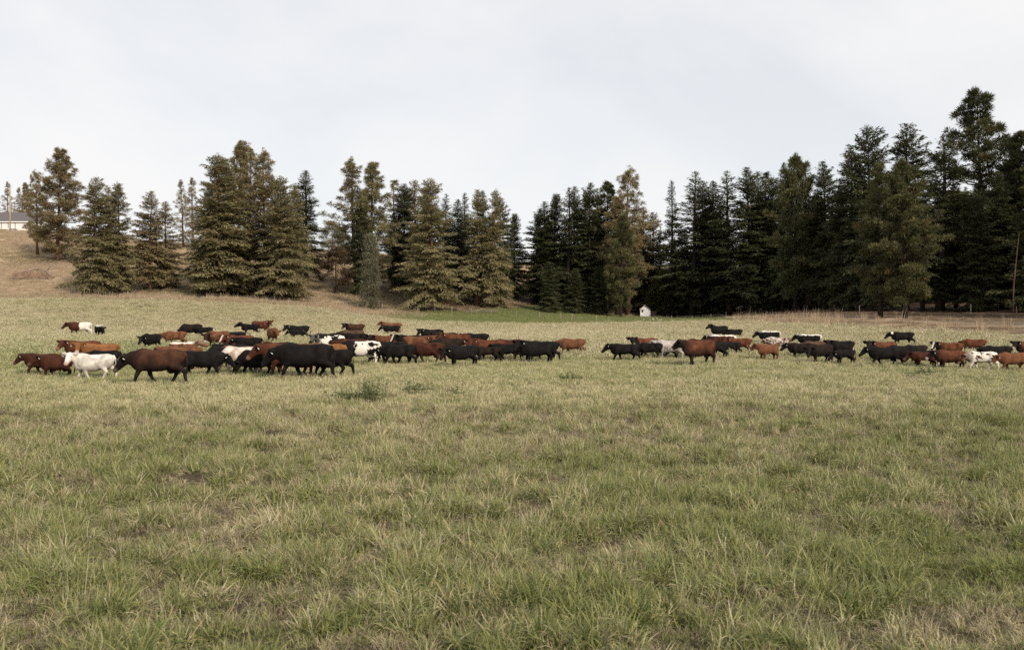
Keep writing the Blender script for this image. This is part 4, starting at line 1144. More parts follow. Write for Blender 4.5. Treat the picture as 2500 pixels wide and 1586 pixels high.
COATS = {
 'black': coat('black_hide', BLK),
 'blackb': coat('brown_black_hide', (0.017, 0.011, 0.009), BLK, 0.8),
 'seal': coat('dark_brown_hide', (0.054, 0.024, 0.014), (0.010, 0.008, 0.008), 1.0, muzzle=(0.10, 0.08, 0.07)),
 'red': coat('red_hide', (0.095, 0.033, 0.016), (0.055, 0.020, 0.012), 0.85, muzzle=(0.20, 0.11, 0.08)),
 'dred': coat('dark_red_hide', (0.054, 0.019, 0.011), (0.032, 0.013, 0.009), 0.7, muzzle=(0.10, 0.06, 0.05)),
 'redk': coat('red_hide_black_points', (0.101, 0.037, 0.018), (0.013, 0.009, 0.009), 1.0, muzzle=PALE),
 'tan': coat('tan_hide', (0.135, 0.059, 0.030), (0.115, 0.048, 0.024), 0.85, muzzle=PALE),
 'tank': coat('tan_hide_dark_head', (0.135, 0.059, 0.029), (0.028, 0.014, 0.010), 1.0, muzzle=PALE),
 'orange': coat('orange_tan_hide', (0.196, 0.087, 0.035), (0.17, 0.070, 0.030), 0.7, muzzle=PALE),
 'taupe': coat('taupe_hide', (0.083, 0.048, 0.032), (0.03, 0.02, 0.016), 0.9),
 'white': coat('white_hide', (0.60, 0.56, 0.51), (0.42, 0.36, 0.31), 0.25, muzzle=(0.40, 0.27, 0.22), face=(0.68, 0.64, 0.60), patch=None),
 'whitetan': coat('white_tan_hide', (0.58, 0.50, 0.44), None, 0, patch=(0.26, 0.17, 0.125), muzzle=(0.4, 0.27, 0.22), seed=3),
 'roan': coat('grey_roan_hide', (0.33, 0.28, 0.265), (0.10, 0.08, 0.075), 0.85, white='speck', wcol=(0.46, 0.42, 0.40)),
 'redwhite': coat('red_hide_white_rear', (0.068, 0.022, 0.013), (0.035, 0.014, 0.010), 0.7, white='rear'),
 'blackwb': coat('black_hide_white_back', BLK, white='back'),
 'lineback': coat('black_hide_white_backline', BLK, white='lineback'),
 'pied': coat('black_white_pied_hide', BLK, white='pied', seed=1.7),
 'pied2': coat('black_white_blotched_hide', BLK, white='noise', scale=2.6, thr=(0.47, 0.50), seed=9.2),
 'speck': coat('brown_speckled_hide', (0.115, 0.047, 0.024), white='speck', muzzle=PALE, wcol=(0.56, 0.50, 0.45)),
 'redspot': coat('white_hide_red_spots', (0.094, 0.030, 0.019), white='noise', scale=3.2, thr=(0.40, 0.44), seed=4.4),
 'dredwb': coat('dark_red_hide_white_back', (0.054, 0.020, 0.012), (0.012, 0.009, 0.009), 1.0, white='lineback'),
 'nape': coat('black_hide_white_nape', BLK, white='nape'),
 'redface': coat('red_hide_white_face', (0.110, 0.038, 0.018), (0.07, 0.026, 0.015), 0.75, face=(0.55, 0.48, 0.42)),
 'redkface': coat('red_hide_black_white_face', (0.095, 0.035, 0.016), (0.012, 0.009, 0.009), 1.0, face=(0.58, 0.53, 0.48)),
 'blackface': coat('black_hide_white_mark', BLK, face=(0.45, 0.40, 0.36)),
 'tanwb': coat('tan_hide_white_back', (0.138, 0.065, 0.035), (0.16, 0.07, 0.04), 0.75, white='back'),
}
M_TAG = plain('ear_tag_plastic', (0.80, 0.79, 0.74), 0.5, 0.4, 0.05)
M_EYE = plain('eye', (0.010, 0.008, 0.007), 0.15, 0.6, 0.0)
M_HORN = plain('pale_horn', (0.42, 0.37, 0.29), 0.5, 0.35, 0.3, 14)
M_HORND = plain('dark_horn', (0.085, 0.070, 0.058), 0.5, 0.35, 0.3, 14)
_tag = MB(); _tag.box(-0.012, 0.012, -0.036, 0.036, -0.062, 0.035); TAG_ME = _tag.mesh('ear_tag')
TAG_ME.materials.append(M_TAG)
def _ball(name, r, m, nu=8, nv=6):
    mb = MB(); 
    for j in range(nv + 1):
        th = math.pi * j / nv
        for i in range(nu): mb.v.append((r*math.sin(th)*math.cos(2*math.pi*i/nu), r*math.sin(th)*math.sin(2*math.pi*i/nu), r*math.cos(th)))
    for j in range(nv):
        for i in range(nu): mb.f.append((j*nu+i, (j+1)*nu+i, (j+1)*nu+(i+1)%nu, j*nu+(i+1)%nu))
    me = mb.mesh(name, True); me.materials.append(m); return me
EYE_ME = _ball('eye', 0.024, M_EYE)
_poses = {}
def cow(px, b, t, hd, head, gait, build, coatk, tags, label, tail='down', horns=None, group='cattle of the herd'):
    """feet at picture row b, back at row t; hd: 180 faces left, 0 right, -90 the camera"""
    key = (head, gait, build, tail)
    if key not in _poses: _poses[key] = cow_mesh(key)
    me, inf = _poses[key]
    D = depth_of(px, b)
    H = (b - t) * D / FPX + 0.13
    s = min(1.20, max(0.62, H / 1.37))
    if len(me.materials) == 0: me.materials.append(COATS['black'])
    o = bpy.data.objects.new('calf' if build == 'calf' else 'cow', me)
    COL.objects.link(o)
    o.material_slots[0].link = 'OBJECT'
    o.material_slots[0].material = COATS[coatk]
    x = (px - HX) / FPX * D
    o.location = (x, D, gz(x, D) - 0.01)
    o.rotation_euler = (0, 0, R(hd + (int(px * 7.3 + b * 3.1) % 23 - 11)))
    o.scale = (s * 1.06, s, s)
    tag(o, label, 'calf' if build == 'calf' else 'cow', group)
    for i, e in enumerate(inf['eyes']):
        c = bpy.data.objects.new('eye', EYE_ME); COL.objects.link(c); c.parent = o; c.location = Vector(e)
    for i in range(2):
        if tags & (1 << i):
            c = bpy.data.objects.new('ear_tag', TAG_ME); COL.objects.link(c); c.parent = o
            c.location = Vector(inf['ears'][i]); c.rotation_euler = Matrix(inf['R'].tolist()).to_euler(); c.rotation_euler.x += 0.2
    if horns:
        span, rise, thick, hm, fwd = horns
        for sg in (1, -1):
            pts = []
            for q in np.linspace(0, 1, 7):
                lp = np.array([-0.03 + fwd * q * q, sg * (0.07 + span * math.sin(q * 1.45)), 0.09 + rise * q ** 1.8])
                pts.append(tuple(inf['poll'] + inf['R'] @ (lp * inf['hs'])))
            hb = MB(); hb.tube(pts, [thick * (1 - 0.85 * q ** 1.3) for q in np.linspace(0, 1, 7)], 7)
            c = link('horn', hb.mesh('horn', True), hm, o)
    return o
# ------------------------------------------------------------------ the herd, left to right and back to front
# (column, foot row, back row, heading, head, gait, build, coat, ear tags, label, extras)
HERD = [
 (196, 817, 786, 200, 'fwd', 'walkA', 'cow', 'redwhite', 0, 'far left cow with dark red front and white hindquarters'),
 (242, 820, 793, -48, 'low', 'stand', 'heifer', 'blackwb', 0, 'small black cow with white back facing right beside the red and white one'),
 (203, 879, 831, 200, 'half', 'stand', 'cow', 'red', 1, 'red cow with one ear tag behind the orange tan one at left'),
 (244, 892, 838, 200, 'cam', 'stand', 'cow', 'orange', 3, 'orange tan cow looking at camera above the white bull'),
 (256, 900, 854, 185, 'low', 'stand', 'calf', 'black', 0, 'black calf whose back shows above the white bull'),
 (106, 911, 862, 188, 'fwd', 'walkA', 'cow', 'dred', 1, 'leftmost cow, dark red, walking left with head out'),
 (140, 917, 869, 192, 'half', 'step', 'cow', 'dred', 1, 'dark red cow directly in front of the leftmost one'),
 (231, 922, 864, 183, 'cam', 'walkB', 'heavy', 'white', 3, 'white bull with reddish shoulder turning its pale face to camera'),
 (388, 931, 851, 180, 'low', 'walkA', 'cow', 'seal', 1, 'large dark brown cow with black head walking left in front'),
 (490, 915, 855, 4, 'low', 'walkB', 'cow', 'black', 2, 'black cow with thick pale horns facing right behind the dark brown cow', dict(horns=(0.36, 0.14, 0.045, M_HORN, 0.10))),
 (548, 899, 845, 180, 'graze', 'stand', 'cow', 'black', 0, 'black cow behind the pale horned one'),
 (445, 903, 846, 180, 'fwd', 'stand', 'cow', 'tan', 0, 'tan cow whose back shows over the large dark brown cow'),
 (370, 850, 814, -98, 'low', 'stand', 'heavy', 'black', 3, 'black cow seen head on with two ear tags'),
 (428, 842, 808, 180, 'low', 'walkA', 'heifer', 'tan', 0, 'tan cow walking left beside the head on black cow'),
 (446, 872, 834, 12, 'up', 'stand', 'calf', 'tanwb', 0, 'tan calf with white back and raised head'),
 (467, 822.5, 790, 190, 'graze', 'stand', 'cow', 'blackb', 0, 'black cow with lowered head far back at left'),
 (500, 822.5, 798, 178, 'fwd', 'stand', 'calf', 'black', 0, 'black calf with lifted tail behind the grazing black cow', dict(tail='out')),
 (533, 848, 808, -125, 'lowcam', 'stand', 'cow', 'tank', 1, 'tan cow with dark lowered head coming towards camera'),
 (570, 846, 809, 180, 'low', 'stand', 'cow', 'black', 0, 'black cow with arched tail beside the dark headed tan cow', dict(tail='out')),
 (586, 858, 818, 200, 'half', 'stand', 'cow', 'redface', 1, 'red cow with white marked face in the left crowd'),
 (570, 885, 839, 180, 'fwd', 'stand', 'cow', 'black', 0, 'black cow whose topline runs behind the white and tan cow'),
 (580, 898, 844, 182, 'low', 'stand', 'cow', 'tan', 0, 'tan cow just behind the white and tan one'),
 (609, 862, 823, 178, 'fwd', 'stand', 'heifer', 'black', 1, 'black heifer with bright ear tag right of the white faced red cow'),
 (594, 909, 845, 196, 'graze', 'step', 'heifer', 'whitetan', 0, 'white cow with tan patches and lowered head'),
 (612, 817, 790, 180, 'up', 'stand', 'calf', 'black', 0, 'black calf in front of the far red cow facing right'),
 (636, 811, 783, -4, 'halfr', 'stand', 'cow', 'red', 2, 'far red cow facing right behind a black calf'),
 (666, 835, 800, -72, 'low', 'stand', 'heavy', 'tan', 0, 'tan cow with pale muzzle standing head on to camera'),
 (632, 912, 855, 180, 'graze', 'walkB', 'heavy', 'black', 0, 'black cow with head down in front of the white and tan one'),
 (650, 905, 848, 180, 'low', 'stand', 'cow', 'black', 0, 'black cow half hidden between the head down black cow and a red one'),
 (676, 884, 834, 182, 'low', 'stand', 'cow', 'dred', 0, 'dark red cow whose hump shows behind the red cow'),
 (708, 913, 838, 184, 'fwd', 'step', 'cow', 'red', 3, 'red cow with two ear tags behind the biggest black cow'),
 (748, 920, 838, 180, 'low', 'walkA', 'heavy', 'black', 1, 'biggest black cow walking left in the middle of the front row'),
 (810, 914, 852, 180, 'low', 'walkB', 'heavy', 'black', 0, 'black cow right behind the biggest black cow'),
 (801, 892, 838, 180, 'fwd', 'stand', 'cow', 'orange', 0, 'orange tan cow whose rump shows above two black cows'),
 (730, 825, 794, 184, 'half', 'stand', 'cow', 'black', 1, 'far black cow with tail swinging behind the horned pied cow', dict(tail='side')),
 (728, 827, 805, 184, 'fwd', 'stand', 'calf', 'black', 1, 'black calf standing against the far black cow'),
 (806, 861, 818, 197, 'half', 'stand', 'cow', 'pied2', 3, 'black and white blotched cow with long upswept horns', dict(horns=(0.42, 0.42, 0.042, M_HORND, 0.02))),
 (797, 850, 813, 2, 'fwd', 'stand', 'cow', 'black', 0, 'black cow facing right behind the long horned pied cow'),
 (868, 818, 790, 192, 'half', 'stand', 'heifer', 'seal', 0, 'far dark brown cow with rusty hips and hanging tail'),
 (860, 840, 805, 180, 'low', 'stand', 'cow', 'taupe', 0, 'taupe brown cow just below the far dark brown one'),
 (869, 850, 813, 178, 'fwd', 'stand', 'cow', 'black', 0, 'black cow in front of the taupe brown one'),
 (858, 871, 826, 180, 'low', 'stand', 'cow', 'dred', 0, 'dark red cow whose back shows behind the pied cow with white rump'),
 (882, 888, 832, 180, 'low', 'stand', 'cow', 'pied', 0, 'pied cow with black front and white rump'),
 (940, 857, 818, 195, 'half', 'stand', 'cow', 'redk', 0, 'red cow with dark head just right of the white rumped pied cow'),
 (958, 815, 787, 178, 'up', 'stand', 'cow', 'tan', 0, 'far tan cow with raised head standing behind a black one'),
 (957, 818, 794, 180, 'fwd', 'stand', 'heifer', 'black', 1, 'black heifer in front of the far tan cow'),
 (1000, 856, 817, 190, 'half', 'stand', 'cow', 'blackface', 2, 'black cow with pale forehead mark looking left'),
 (1056, 836, 803, 190, 'half', 'stand', 'cow', 'black', 1, 'far black cow in the middle of the herd'),
 (1018, 861, 820, 0, 'halfr', 'stand', 'cow', 'tan', 2, 'tan cow facing right behind the middle black pair'),
 (1090, 846, 811, 180, 'fwd', 'stand', 'heifer', 'blackb', 0, 'brown black heifer peeping up behind a red cow'),
 (1116, 852, 814, 186, 'half', 'stand', 'cow', 'red', 1, 'red cow left of the dark blue black one at back'),
 (1096, 868, 825, 186, 'low', 'stand', 'cow', 'blackb', 1, 'brown black cow with ear tag behind the camera facing black one'),
 (954, 885, 833, 180, 'graze', 'walkB', 'cow', 'black', 0, 'rear one of the black pair in the middle front'),
 (975, 889.5, 840, 180, 'low', 'walkA', 'heifer', 'black', 1, 'front one of the black pair in the middle, with pink ear tag'),
 (1046, 884, 835, 182, 'low', 'walkB', 'cow', 'dred', 0, 'dark red cow with long hanging tail right of the black pair'),
 (1130, 890.5, 842, 196, 'lowcam', 'stand', 'heavy', 'black', 1, 'black cow with lowered head facing left camera in the middle front'),
 (1194, 878, 828, 188, 'cam', 'stand', 'cow', 'red', 3, 'red cow with two white ear tags looking straight at camera'),
 (1192, 881, 846, 184, 'low', 'walkA', 'calf', 'blackb', 0, 'brown black calf in front of the red cow looking at camera'),
 (1163, 850, 813, 182, 'fwd', 'stand', 'heifer', 'black', 0, 'black heifer behind the head of the red cow looking at camera'),
 (1244, 876, 827.5, 180, 'low', 'stand', 'cow', 'dred', 0, 'dark red cow behind a black one left of the big black bull'),
 (1239, 878, 839, 182, 'fwd', 'walkB', 'heifer', 'black', 0, 'black heifer against the dark red cow left of the big black bull'),
 (1312, 884, 833, 192, 'half', 'stand', 'heavy', 'black', 1, 'big black bull at the right end of the main herd'),
 (1329, 877, 832, 180, 'fwd', 'walkA', 'cow', 'black', 0, 'black cow hidden behind the big black bull'),
 (1398, 863.5, 826, 180, 'low', 'walkA', 'cow', 'tan', 1, 'tan cow alone in the gap right of the main herd'),
 (1527, 879.5, 839, 180, 'fwd', 'walkA', 'heifer', 'black', 1, 'black heifer leading the right hand group'),
 (1575, 868, 824.5, 192, 'cam', 'stand', 'cow', 'redk', 0, 'red cow with dark face looking over the leading black heifer'),
 (1589, 873, 836, 176, 'graze', 'walkB', 'heifer', 'black', 0, 'black heifer second in the right hand group'),
 (1637, 873, 830, 180, 'fwd', 'stand', 'cow', 'roan', 2, 'pale grey roan cow with dark ears'),
 (1664, 873, 845, 190, 'low', 'stand', 'calf', 'black', 1, 'black calf in front of the grey roan cow'),
 (1708, 887.5, 830, -155, 'halfr', 'step', 'cow', 'redk', 0, 'large red brown cow with dark head and pale muzzle facing camera'),
 (1712, 872, 826.5, 182, 'low', 'stand', 'cow', 'dred', 0, 'dark red cow whose back shows behind the large red brown one'),
 (1764, 855, 816.5, 180, 'fwd', 'stand', 'cow', 'dredwb', 1, 'dark red cow with white backline and black head'),
 (1750, 872, 835.5, 190, 'low', 'stand', 'calf', 'black', 0, 'black calf right of the large red brown cow'),
 (1757, 824, 794.5, 202, 'up', 'stand', 'cow', 'black', 0, 'far black cow with raised head in the right hand group'),
 (1795, 825, 803, 180, 'fwd', 'stand', 'heifer', 'black', 0, 'far black heifer just right of the raised head one'),
 (1806, 860, 824.5, 190, 'half', 'stand', 'heifer', 'red', 1, 'red heifer with dark hanging tail'),
 (1784, 864.5, 834, 184, 'fwd', 'walkA', 'calf', 'black', 0, 'black calf in front of the red heifer with hanging tail'),
 (1880, 839, 807.5, 180, 'fwd', 'walkA', 'cow', 'lineback', 0, 'far black cow with white back striding left'),
 (1902, 856, 822, 176, 'low', 'stand', 'cow', 'speck', 0, 'brown and white speckled cow behind the tan one'),
 (1876, 877, 839, -152, 'halfr', 'stand', 'heifer', 'tan', 0, 'tan heifer with pale muzzle facing camera'),
 (1978, 848, 815.5, 180, 'fwd', 'stand', 'heifer', 'lineback', 0, 'black heifer with thin white backline and rump'),
 (1958, 873, 837, 180, 'fwd', 'stand', 'cow', 'blackb', 1, 'brown black cow right of the tan heifer'),
 (1988, 868, 832, 184, 'low', 'stand', 'heifer', 'taupe', 0, 'pale taupe heifer peeping between black ones'),
 (2005, 882, 839.5, 212, 'lowcam', 'step', 'cow', 'blackb', 0, 'brown black cow coming towards camera at right'),
 (2056, 869, 831, 184, 'half', 'stand', 'cow', 'black', 0, 'black cow behind the small calf at right'),
 (2063, 886, 853, 204, 'low', 'stand', 'calf', 'black', 1, 'small black calf standing in front at right'),
 (2205, 841, 810, 180, 'fwd', 'walkA', 'heifer', 'nape', 0, 'far black horned steer with white nape', dict(horns=(0.22, 0.12, 0.030, M_HORN, 0.16))),
 (2157, 878, 833, 186, 'half', 'stand', 'cow', 'redk', 1, 'red cow with dark head behind the striding black cow at right'),
 (2162, 889.5, 846, 180, 'fwd', 'walkA', 'cow', 'black', 3, 'black cow striding left at right below the white naped steer'),
 (2203, 884, 843, 180, 'low', 'stand', 'cow', 'black', 0, 'black cow behind the rump of the striding black cow'),
 (2236, 876, 841, 180, 'graze', 'stand', 'heifer', 'blackb', 0, 'brown black heifer right of the striding black cow'),
 (2254, 889, 859, 192, 'low', 'stand', 'calf', 'black', 1, 'black calf with white spotted ear near the dark red calf'),
 (2258, 894, 869, 190, 'fwd', 'stand', 'calf', 'dred', 0, 'dark red calf beside the red brown cow with dark head'),
 (2321, 897, 854, 180, 'fwd', 'stand', 'cow', 'redk', 1, 'red brown cow with dark head and legs in front at right'),
 (2320, 873, 835, 186, 'half', 'stand', 'cow', 'redkface', 1, 'red cow with black and white face at right'),
 (2380, 859, 827, 178, 'low', 'walkB', 'cow', 'red', 0, 'red brown cow behind the black and white faced one'),
 (2436, 884, 843, 180, 'low', 'stand', 'cow', 'black', 0, 'black cow behind the red spotted white one'),
 (2398, 898, 857, 180, 'low', 'walkA', 'heifer', 'redspot', 0, 'white cow with red spots and dark red front'),
 (2474, 901, 859.5, 180, 'low', 'walkA', 'cow', 'tan', 1, 'tan cow cut by the right picture edge in front'),
 (2516, 873, 834, 184, 'half', 'stand', 'cow', 'redk', 1, 'red cow cut by the right picture edge at back'),
]
for row in HERD:
    cow(*row[:10], **(row[10] if len(row) > 10 else {}))
# ------------------------------------------------------------------ white shed
M_WHITE = plain('weathered_white_boards', (0.80, 0.79, 0.78), 0.75, 0.2, 0.22, 5)
M_TRIM = plain('white_trim', (0.78, 0.77, 0.74), 0.7, 0.2, 0.08)
M_VOID = plain('dark_window', (0.012, 0.012, 0.013), 0.25, 0.5, 0.1)
M_ROOFD = plain('dark_shingles', (0.045, 0.040, 0.038), 0.9, 0.1, 0.35, 12)
x, y, z = at(1575.5, 198)
shed = link('shed', None, None, None, (x, y, z)); shed.rotation_euler = (0, 0, R(-6))
tag(shed, 'small white board shed with dark window at the edge of the wood', 'shed')
W, Hs, Dp, Pk = 1.88, 1.55, 2.6, 2.32
mb = MB().box(-W/2, W/2, 0.0, Dp, -0.3, Hs)
mb.poly([(-W/2, 0.001, Hs), (W/2, 0.001, Hs), (0, 0.001, Pk)]); mb.poly([(W/2, Dp, Hs), (-W/2, Dp, Hs), (0, Dp, Pk)])
link('wall', mb.mesh('shed_wall'), M_WHITE, shed)
nb_ = 11
for i in range(nb_):
    z0 = 0.02 + i * (Pk - 0.1) / nb_; z1 = z0 + (Pk - 0.1) / nb_ - 0.012
    wa = W/2 if z0 < Hs else W/2 * (Pk - z0) / (Pk - Hs)
    wb = W/2 if z1 < Hs else W/2 * (Pk - z1) / (Pk - Hs)
    b = MB()
    b.v = [(-wa, -0.025, z0), (wa, -0.025, z0), (wb, -0.008, z1), (-wb, -0.008, z1), (-wa, -0.002, z0), (wa, -0.002, z0), (wb, -0.002, z1), (-wb, -0.002, z1)]
    b.f = [(0,1,2,3), (5,4,7,6), (4,5,1,0), (3,2,6,7), (1,5,6,2), (4,0,3,7)]
    link('board', b.mesh('shed_board'), M_WHITE, shed)
for sx_ in (-1, 1):
    link('corner_board', MB().box(sx_*W/2-0.06, sx_*W/2+0.06, -0.045, 0.08, -0.3, Hs-0.02).mesh('corner_board'), M_TRIM, shed)
win = link('window', MB().box(-0.75, -0.40, -0.032, 0.05, 0.88, 1.36).mesh('shed_window'), M_VOID, shed)
link('window_head', MB().box(-0.86, -0.12, -0.07, 0.02, 1.37, 1.44).mesh('window_head'), M_ROOFD, win)
for sg in (-1, 1):
    b = MB(); e = 0.20
    xe, ze = sg * (W/2 + e), Hs - e * (Pk - Hs) / (W/2)
    b.v = [(0, -0.28, Pk+0.02), (xe, -0.28, ze+0.02), (xe, Dp+0.2, ze+0.02), (0, Dp+0.2, Pk+0.02), (0, -0.28, Pk+0.09), (xe, -0.28, ze+0.09), (xe, Dp+0.2, ze+0.09), (0, Dp+0.2, Pk+0.09)]
    b.f = [(0,3,2,1), (4,5,6,7), (0,1,5,4), (1,2,6,5), (2,3,7,6), (3,0,4,7)]
    rf = link('roof', b.mesh('shed_roof'), M_ROOFD, shed)
    link('barge_board', MB().tube([(0, -0.30, Pk+0.06), (xe, -0.30, ze+0.06)], 0.035, 4).mesh('barge_board'), M_TRIM if sg < 0 else M_ROOFD, rf)
M_PLANK = plain('grey_brown_planks', (0.085, 0.062, 0.05), 0.9, 0.1, 0.35, 8)
x, y, z = at(1594, 199.5)
lean = link('plank_fence', None, None, None, (x, y, z)); tag(lean, 'low dark plank fence against the right side of the white shed', 'fence')
for i in range(6): link('plank', MB().box(-0.75, 0.72, 0, 0.03, 0.1 + i*0.18, 0.245 + i*0.18).mesh('plank'), M_PLANK, lean)
for sx_ in (-0.6, 0.6): link('post', MB().box(sx_-0.05, sx_+0.05, 0.032, 0.12, -0.3, 1.25).mesh('plank_post'), M_PLANK, lean)

# ------------------------------------------------------------------ barn, utility pole, wire and car on the left ridge
M_ROOFG = plain('grey_shingle_roof', (0.115, 0.105, 0.112), 0.85, 0.2, 0.25, 7)
M_BARNW = plain('white_metal_siding', (0.72, 0.70, 0.69), 0.6, 0.3, 0.06)
x0, _, _ = at(-120, 308); x1, _, _ = at(106, 306)
zb = CAMH + (HY - 560) * 306 / FPX
barn = link('barn', None, None, None, (0, 306, zb)); tag(barn, 'long white barn with dark grey roof on the left ridge', 'barn')
hw = CAMH + (HY - 541) * 306 / FPX - zb; hr_ = CAMH + (HY - 519) * 309 / FPX - zb
Lb = x1 - x0; yb = 8.0
b = MB().box(x0, x1, 0, yb, -2.0, hw); b.poly([(x1, 0, hw), (x1, yb, hw), (x1, yb/2, hr_)]); b.poly([(x0, yb, hw), (x0, 0, hw), (x0, yb/2, hr_)])
link('wall', b.mesh('barn_wall'), M_BARNW, barn)
n_ = int(Lb / 0.9)
for i in range(n_):
    xa = x0 + i * Lb / n_
    link('siding_panel', MB().box(xa + 0.03, xa + Lb/n_ - 0.03, -0.035, -0.002, -1.9, hw - 0.02).mesh('siding_panel'), M_BARNW, barn)
for xx in (at(3, 306)[0], at(20, 306)[0], at(37, 306)[0]):
    w_ = link('window', MB().box(xx - 0.09, xx + 0.09, -0.07, -0.03, 0.35, hw - 0.35).mesh('barn_window'), M_VOID, barn)
for sg in (0, 1):
    ye, yi = (-0.5, yb/2) if sg == 0 else (yb + 0.5, yb/2)
    b = MB(); zz = hw - 0.12
    b.v = [(x0-0.4, ye, zz), (x1+0.4, ye, zz), (x1+0.4, yi, hr_+0.05), (x0-0.4, yi, hr_+0.05), (x0-0.4, ye, zz+0.14), (x1+0.4, ye, zz+0.14), (x1+0.4, yi, hr_+0.2), (x0-0.4, yi, hr_+0.2)]
    b.f = [(0,3,2,1), (4,5,6,7), (0,1,5,4), (1,2,6,5), (2,3,7,6), (3,0,4,7)]
    rf = link('roof', b.mesh('barn_roof'), M_ROOFG, barn)
    if sg == 0: link('fascia', MB().box(x0-0.4, x1+0.4, ye-0.06, ye-0.003, zz-0.1, zz+0.15).mesh('barn_fascia'), M_TRIM, rf)
M_POLE = bark('pole_wood', (0.28, 0.21, 0.15), (0.46, 0.37, 0.28))
x, y, z = at(24.5, 292); hp = CAMH + (HY - 455) * 292 / FPX - z
pole = link('utility_pole', None, None, None, (x, y, z)); tag(pole, 'pale wooden utility pole in front of the barn', 'utility pole')
link('shaft', MB().tube([(0, 0, -0.8), (0, 0, hp * 0.5), (0, 0, hp)], [0.20, 0.17, 0.13], 8).mesh('pole_shaft', True), M_POLE, pole)
arm = link('cross_arm', MB().box(-0.05, 0.75, -0.06, 0.06, hp * 0.72, hp * 0.72 + 0.1).mesh('cross_arm'), M_POLE, pole)
M_GREYM = plain('grey_metal', (0.45, 0.45, 0.44), 0.45, 0.5, 0.1)
link('street_light', MB().tube([(0.05, -0.1, hp - 0.3), (0.45, -0.3, hp - 0.1), (0.95, -0.5, hp - 0.12)], [0.04, 0.04, 0.10], 6).mesh('street_light', True), M_GREYM, pole)
p0 = Vector((x, y - 0.2, z + hp * 0.72))
x2, y2 = at(600, 262)[:2]; p1 = Vector((x2, y2, CAMH + (HY - 548) * 262 / FPX))
wp = [p0.lerp(p1, q) - Vector((0, 0, 3.2 * q * (1 - q))) for q in np.linspace(0, 1, 14)]
wire = link('overhead_cable', MB().tube(wp, 0.055, 5).mesh('overhead_cable', True), M_GREYM); tag(wire, 'pale overhead cable running right from the utility pole', 'cable')
z2 = gz(x2, y2 + 0.2)
pole2 = link('utility_pole', MB().tube([(0, 0, -0.6), (0, 0, p1.z - z2 + 0.3)], [0.18, 0.13], 8).mesh('far_pole', True), M_POLE, None, (x2, y2 + 0.2, z2)); tag(pole2, 'utility pole hidden among the second tree clump carrying the cable', 'utility pole')

# car: only its top half shows over the brow
M_CAR = plain('white_car_paint', (0.70, 0.71, 0.73), 0.25, 0.6, 0.03)
M_GLASS = plain('car_glass', (0.03, 0.035, 0.04), 0.08, 0.7, 0.0)
M_TYRE = plain('tyre_rubber', (0.02, 0.02, 0.02), 0.85, 0.2, 0.1)
x, y, _ = at(36, 297); zc = CAMH + (HY - 557.5) * 297 / FPX - 1.55
car = link('parked_car', None, None, None, (x, y, zc)); car.rotation_euler = (0, 0, R(18)); tag(car, 'white car half hidden behind the ridge below the barn', 'car')
def prism(name, prof, y0, y1):
    b = MB(); n = len(prof)
    b.v = [(p[0], y0, p[1]) for p in prof] + [(p[0], y1, p[1]) for p in prof]
    b.f = [tuple(range(n)), tuple(range(2*n-1, n-1, -1))] + [(i, i + n, (i+1) % n + n, (i+1) % n) for i in range(n)]
    return b.mesh(name)
link('body', prism('car_body', [(-2.05, .35), (2.05, .35), (2.15, .55), (2.1, .82), (1.2, .95), (-1.7, .98), (-2.1, .9), (-2.15, .55)], -0.85, 0.85), M_CAR, car)
cab = link('cabin', prism('car_cabin', [(-1.75, .97), (1.15, .94), (0.45, 1.48), (0.1, 1.55), (-1.15, 1.55), (-1.55, 1.45)], -0.74, 0.74), M_CAR, car)
for xa, xb, ta, tb in ((-1.45, -0.55, -1.30, -0.50), (-0.45, 0.85, -0.40, 0.30)):
    for sy in (-1, 1):
        b = MB(); b.poly([(xa, sy*0.752, 1.0), (xb, sy*0.752, 1.0), (tb, sy*0.752, 1.42), (ta, sy*0.752, 1.42)][::sy])
        link('window', b.mesh('car_window'), M_GLASS, cab)
b = MB(); b.poly([(1.10, -0.68, 1.0), (1.10, 0.68, 1.0), (0.53, 0.64, 1.44), (0.53, -0.64, 1.44)]); 
ws = link('windscreen', b.mesh('windscreen'), M_GLASS, cab); ws.location = (0.02, 0, 0.015)
for wx in (-1.3, 1.3):
    for sy in (-1, 1):
        wh = link('wheel', MB().tube([(wx, sy*0.70, 0.33), (wx, sy*0.90, 0.33)], 0.33, 14).mesh('car_wheel'), M_TYRE, car)
        link('rim', MB().tube([(wx, sy*0.895, 0.33), (wx, sy*0.91, 0.33)], 0.19, 10).mesh('rim'), M_GREYM, wh)
for sy in (-1, 1): link('headlight', MB().box(2.10, 2.16, sy*0.62-0.16, sy*0.62+0.16, 0.60, 0.76).mesh('headlight'), M_TRIM, car)

x, y, z = at(853, 284)
sp = link('marker_post', None, None, None, (x, y, z)); tag(sp, 'white roadside marker post on the ridge in the tree gap', 'post')
link('post', MB().box(-0.06, 0.06, -0.06, 0.06, -0.3, 1.7).mesh('marker_post'), M_TRIM, sp); link('reflector', MB().box(-0.13, 0.13, -0.085, -0.065, 1.25, 1.65).mesh('reflector'), M_TRIM, sp)

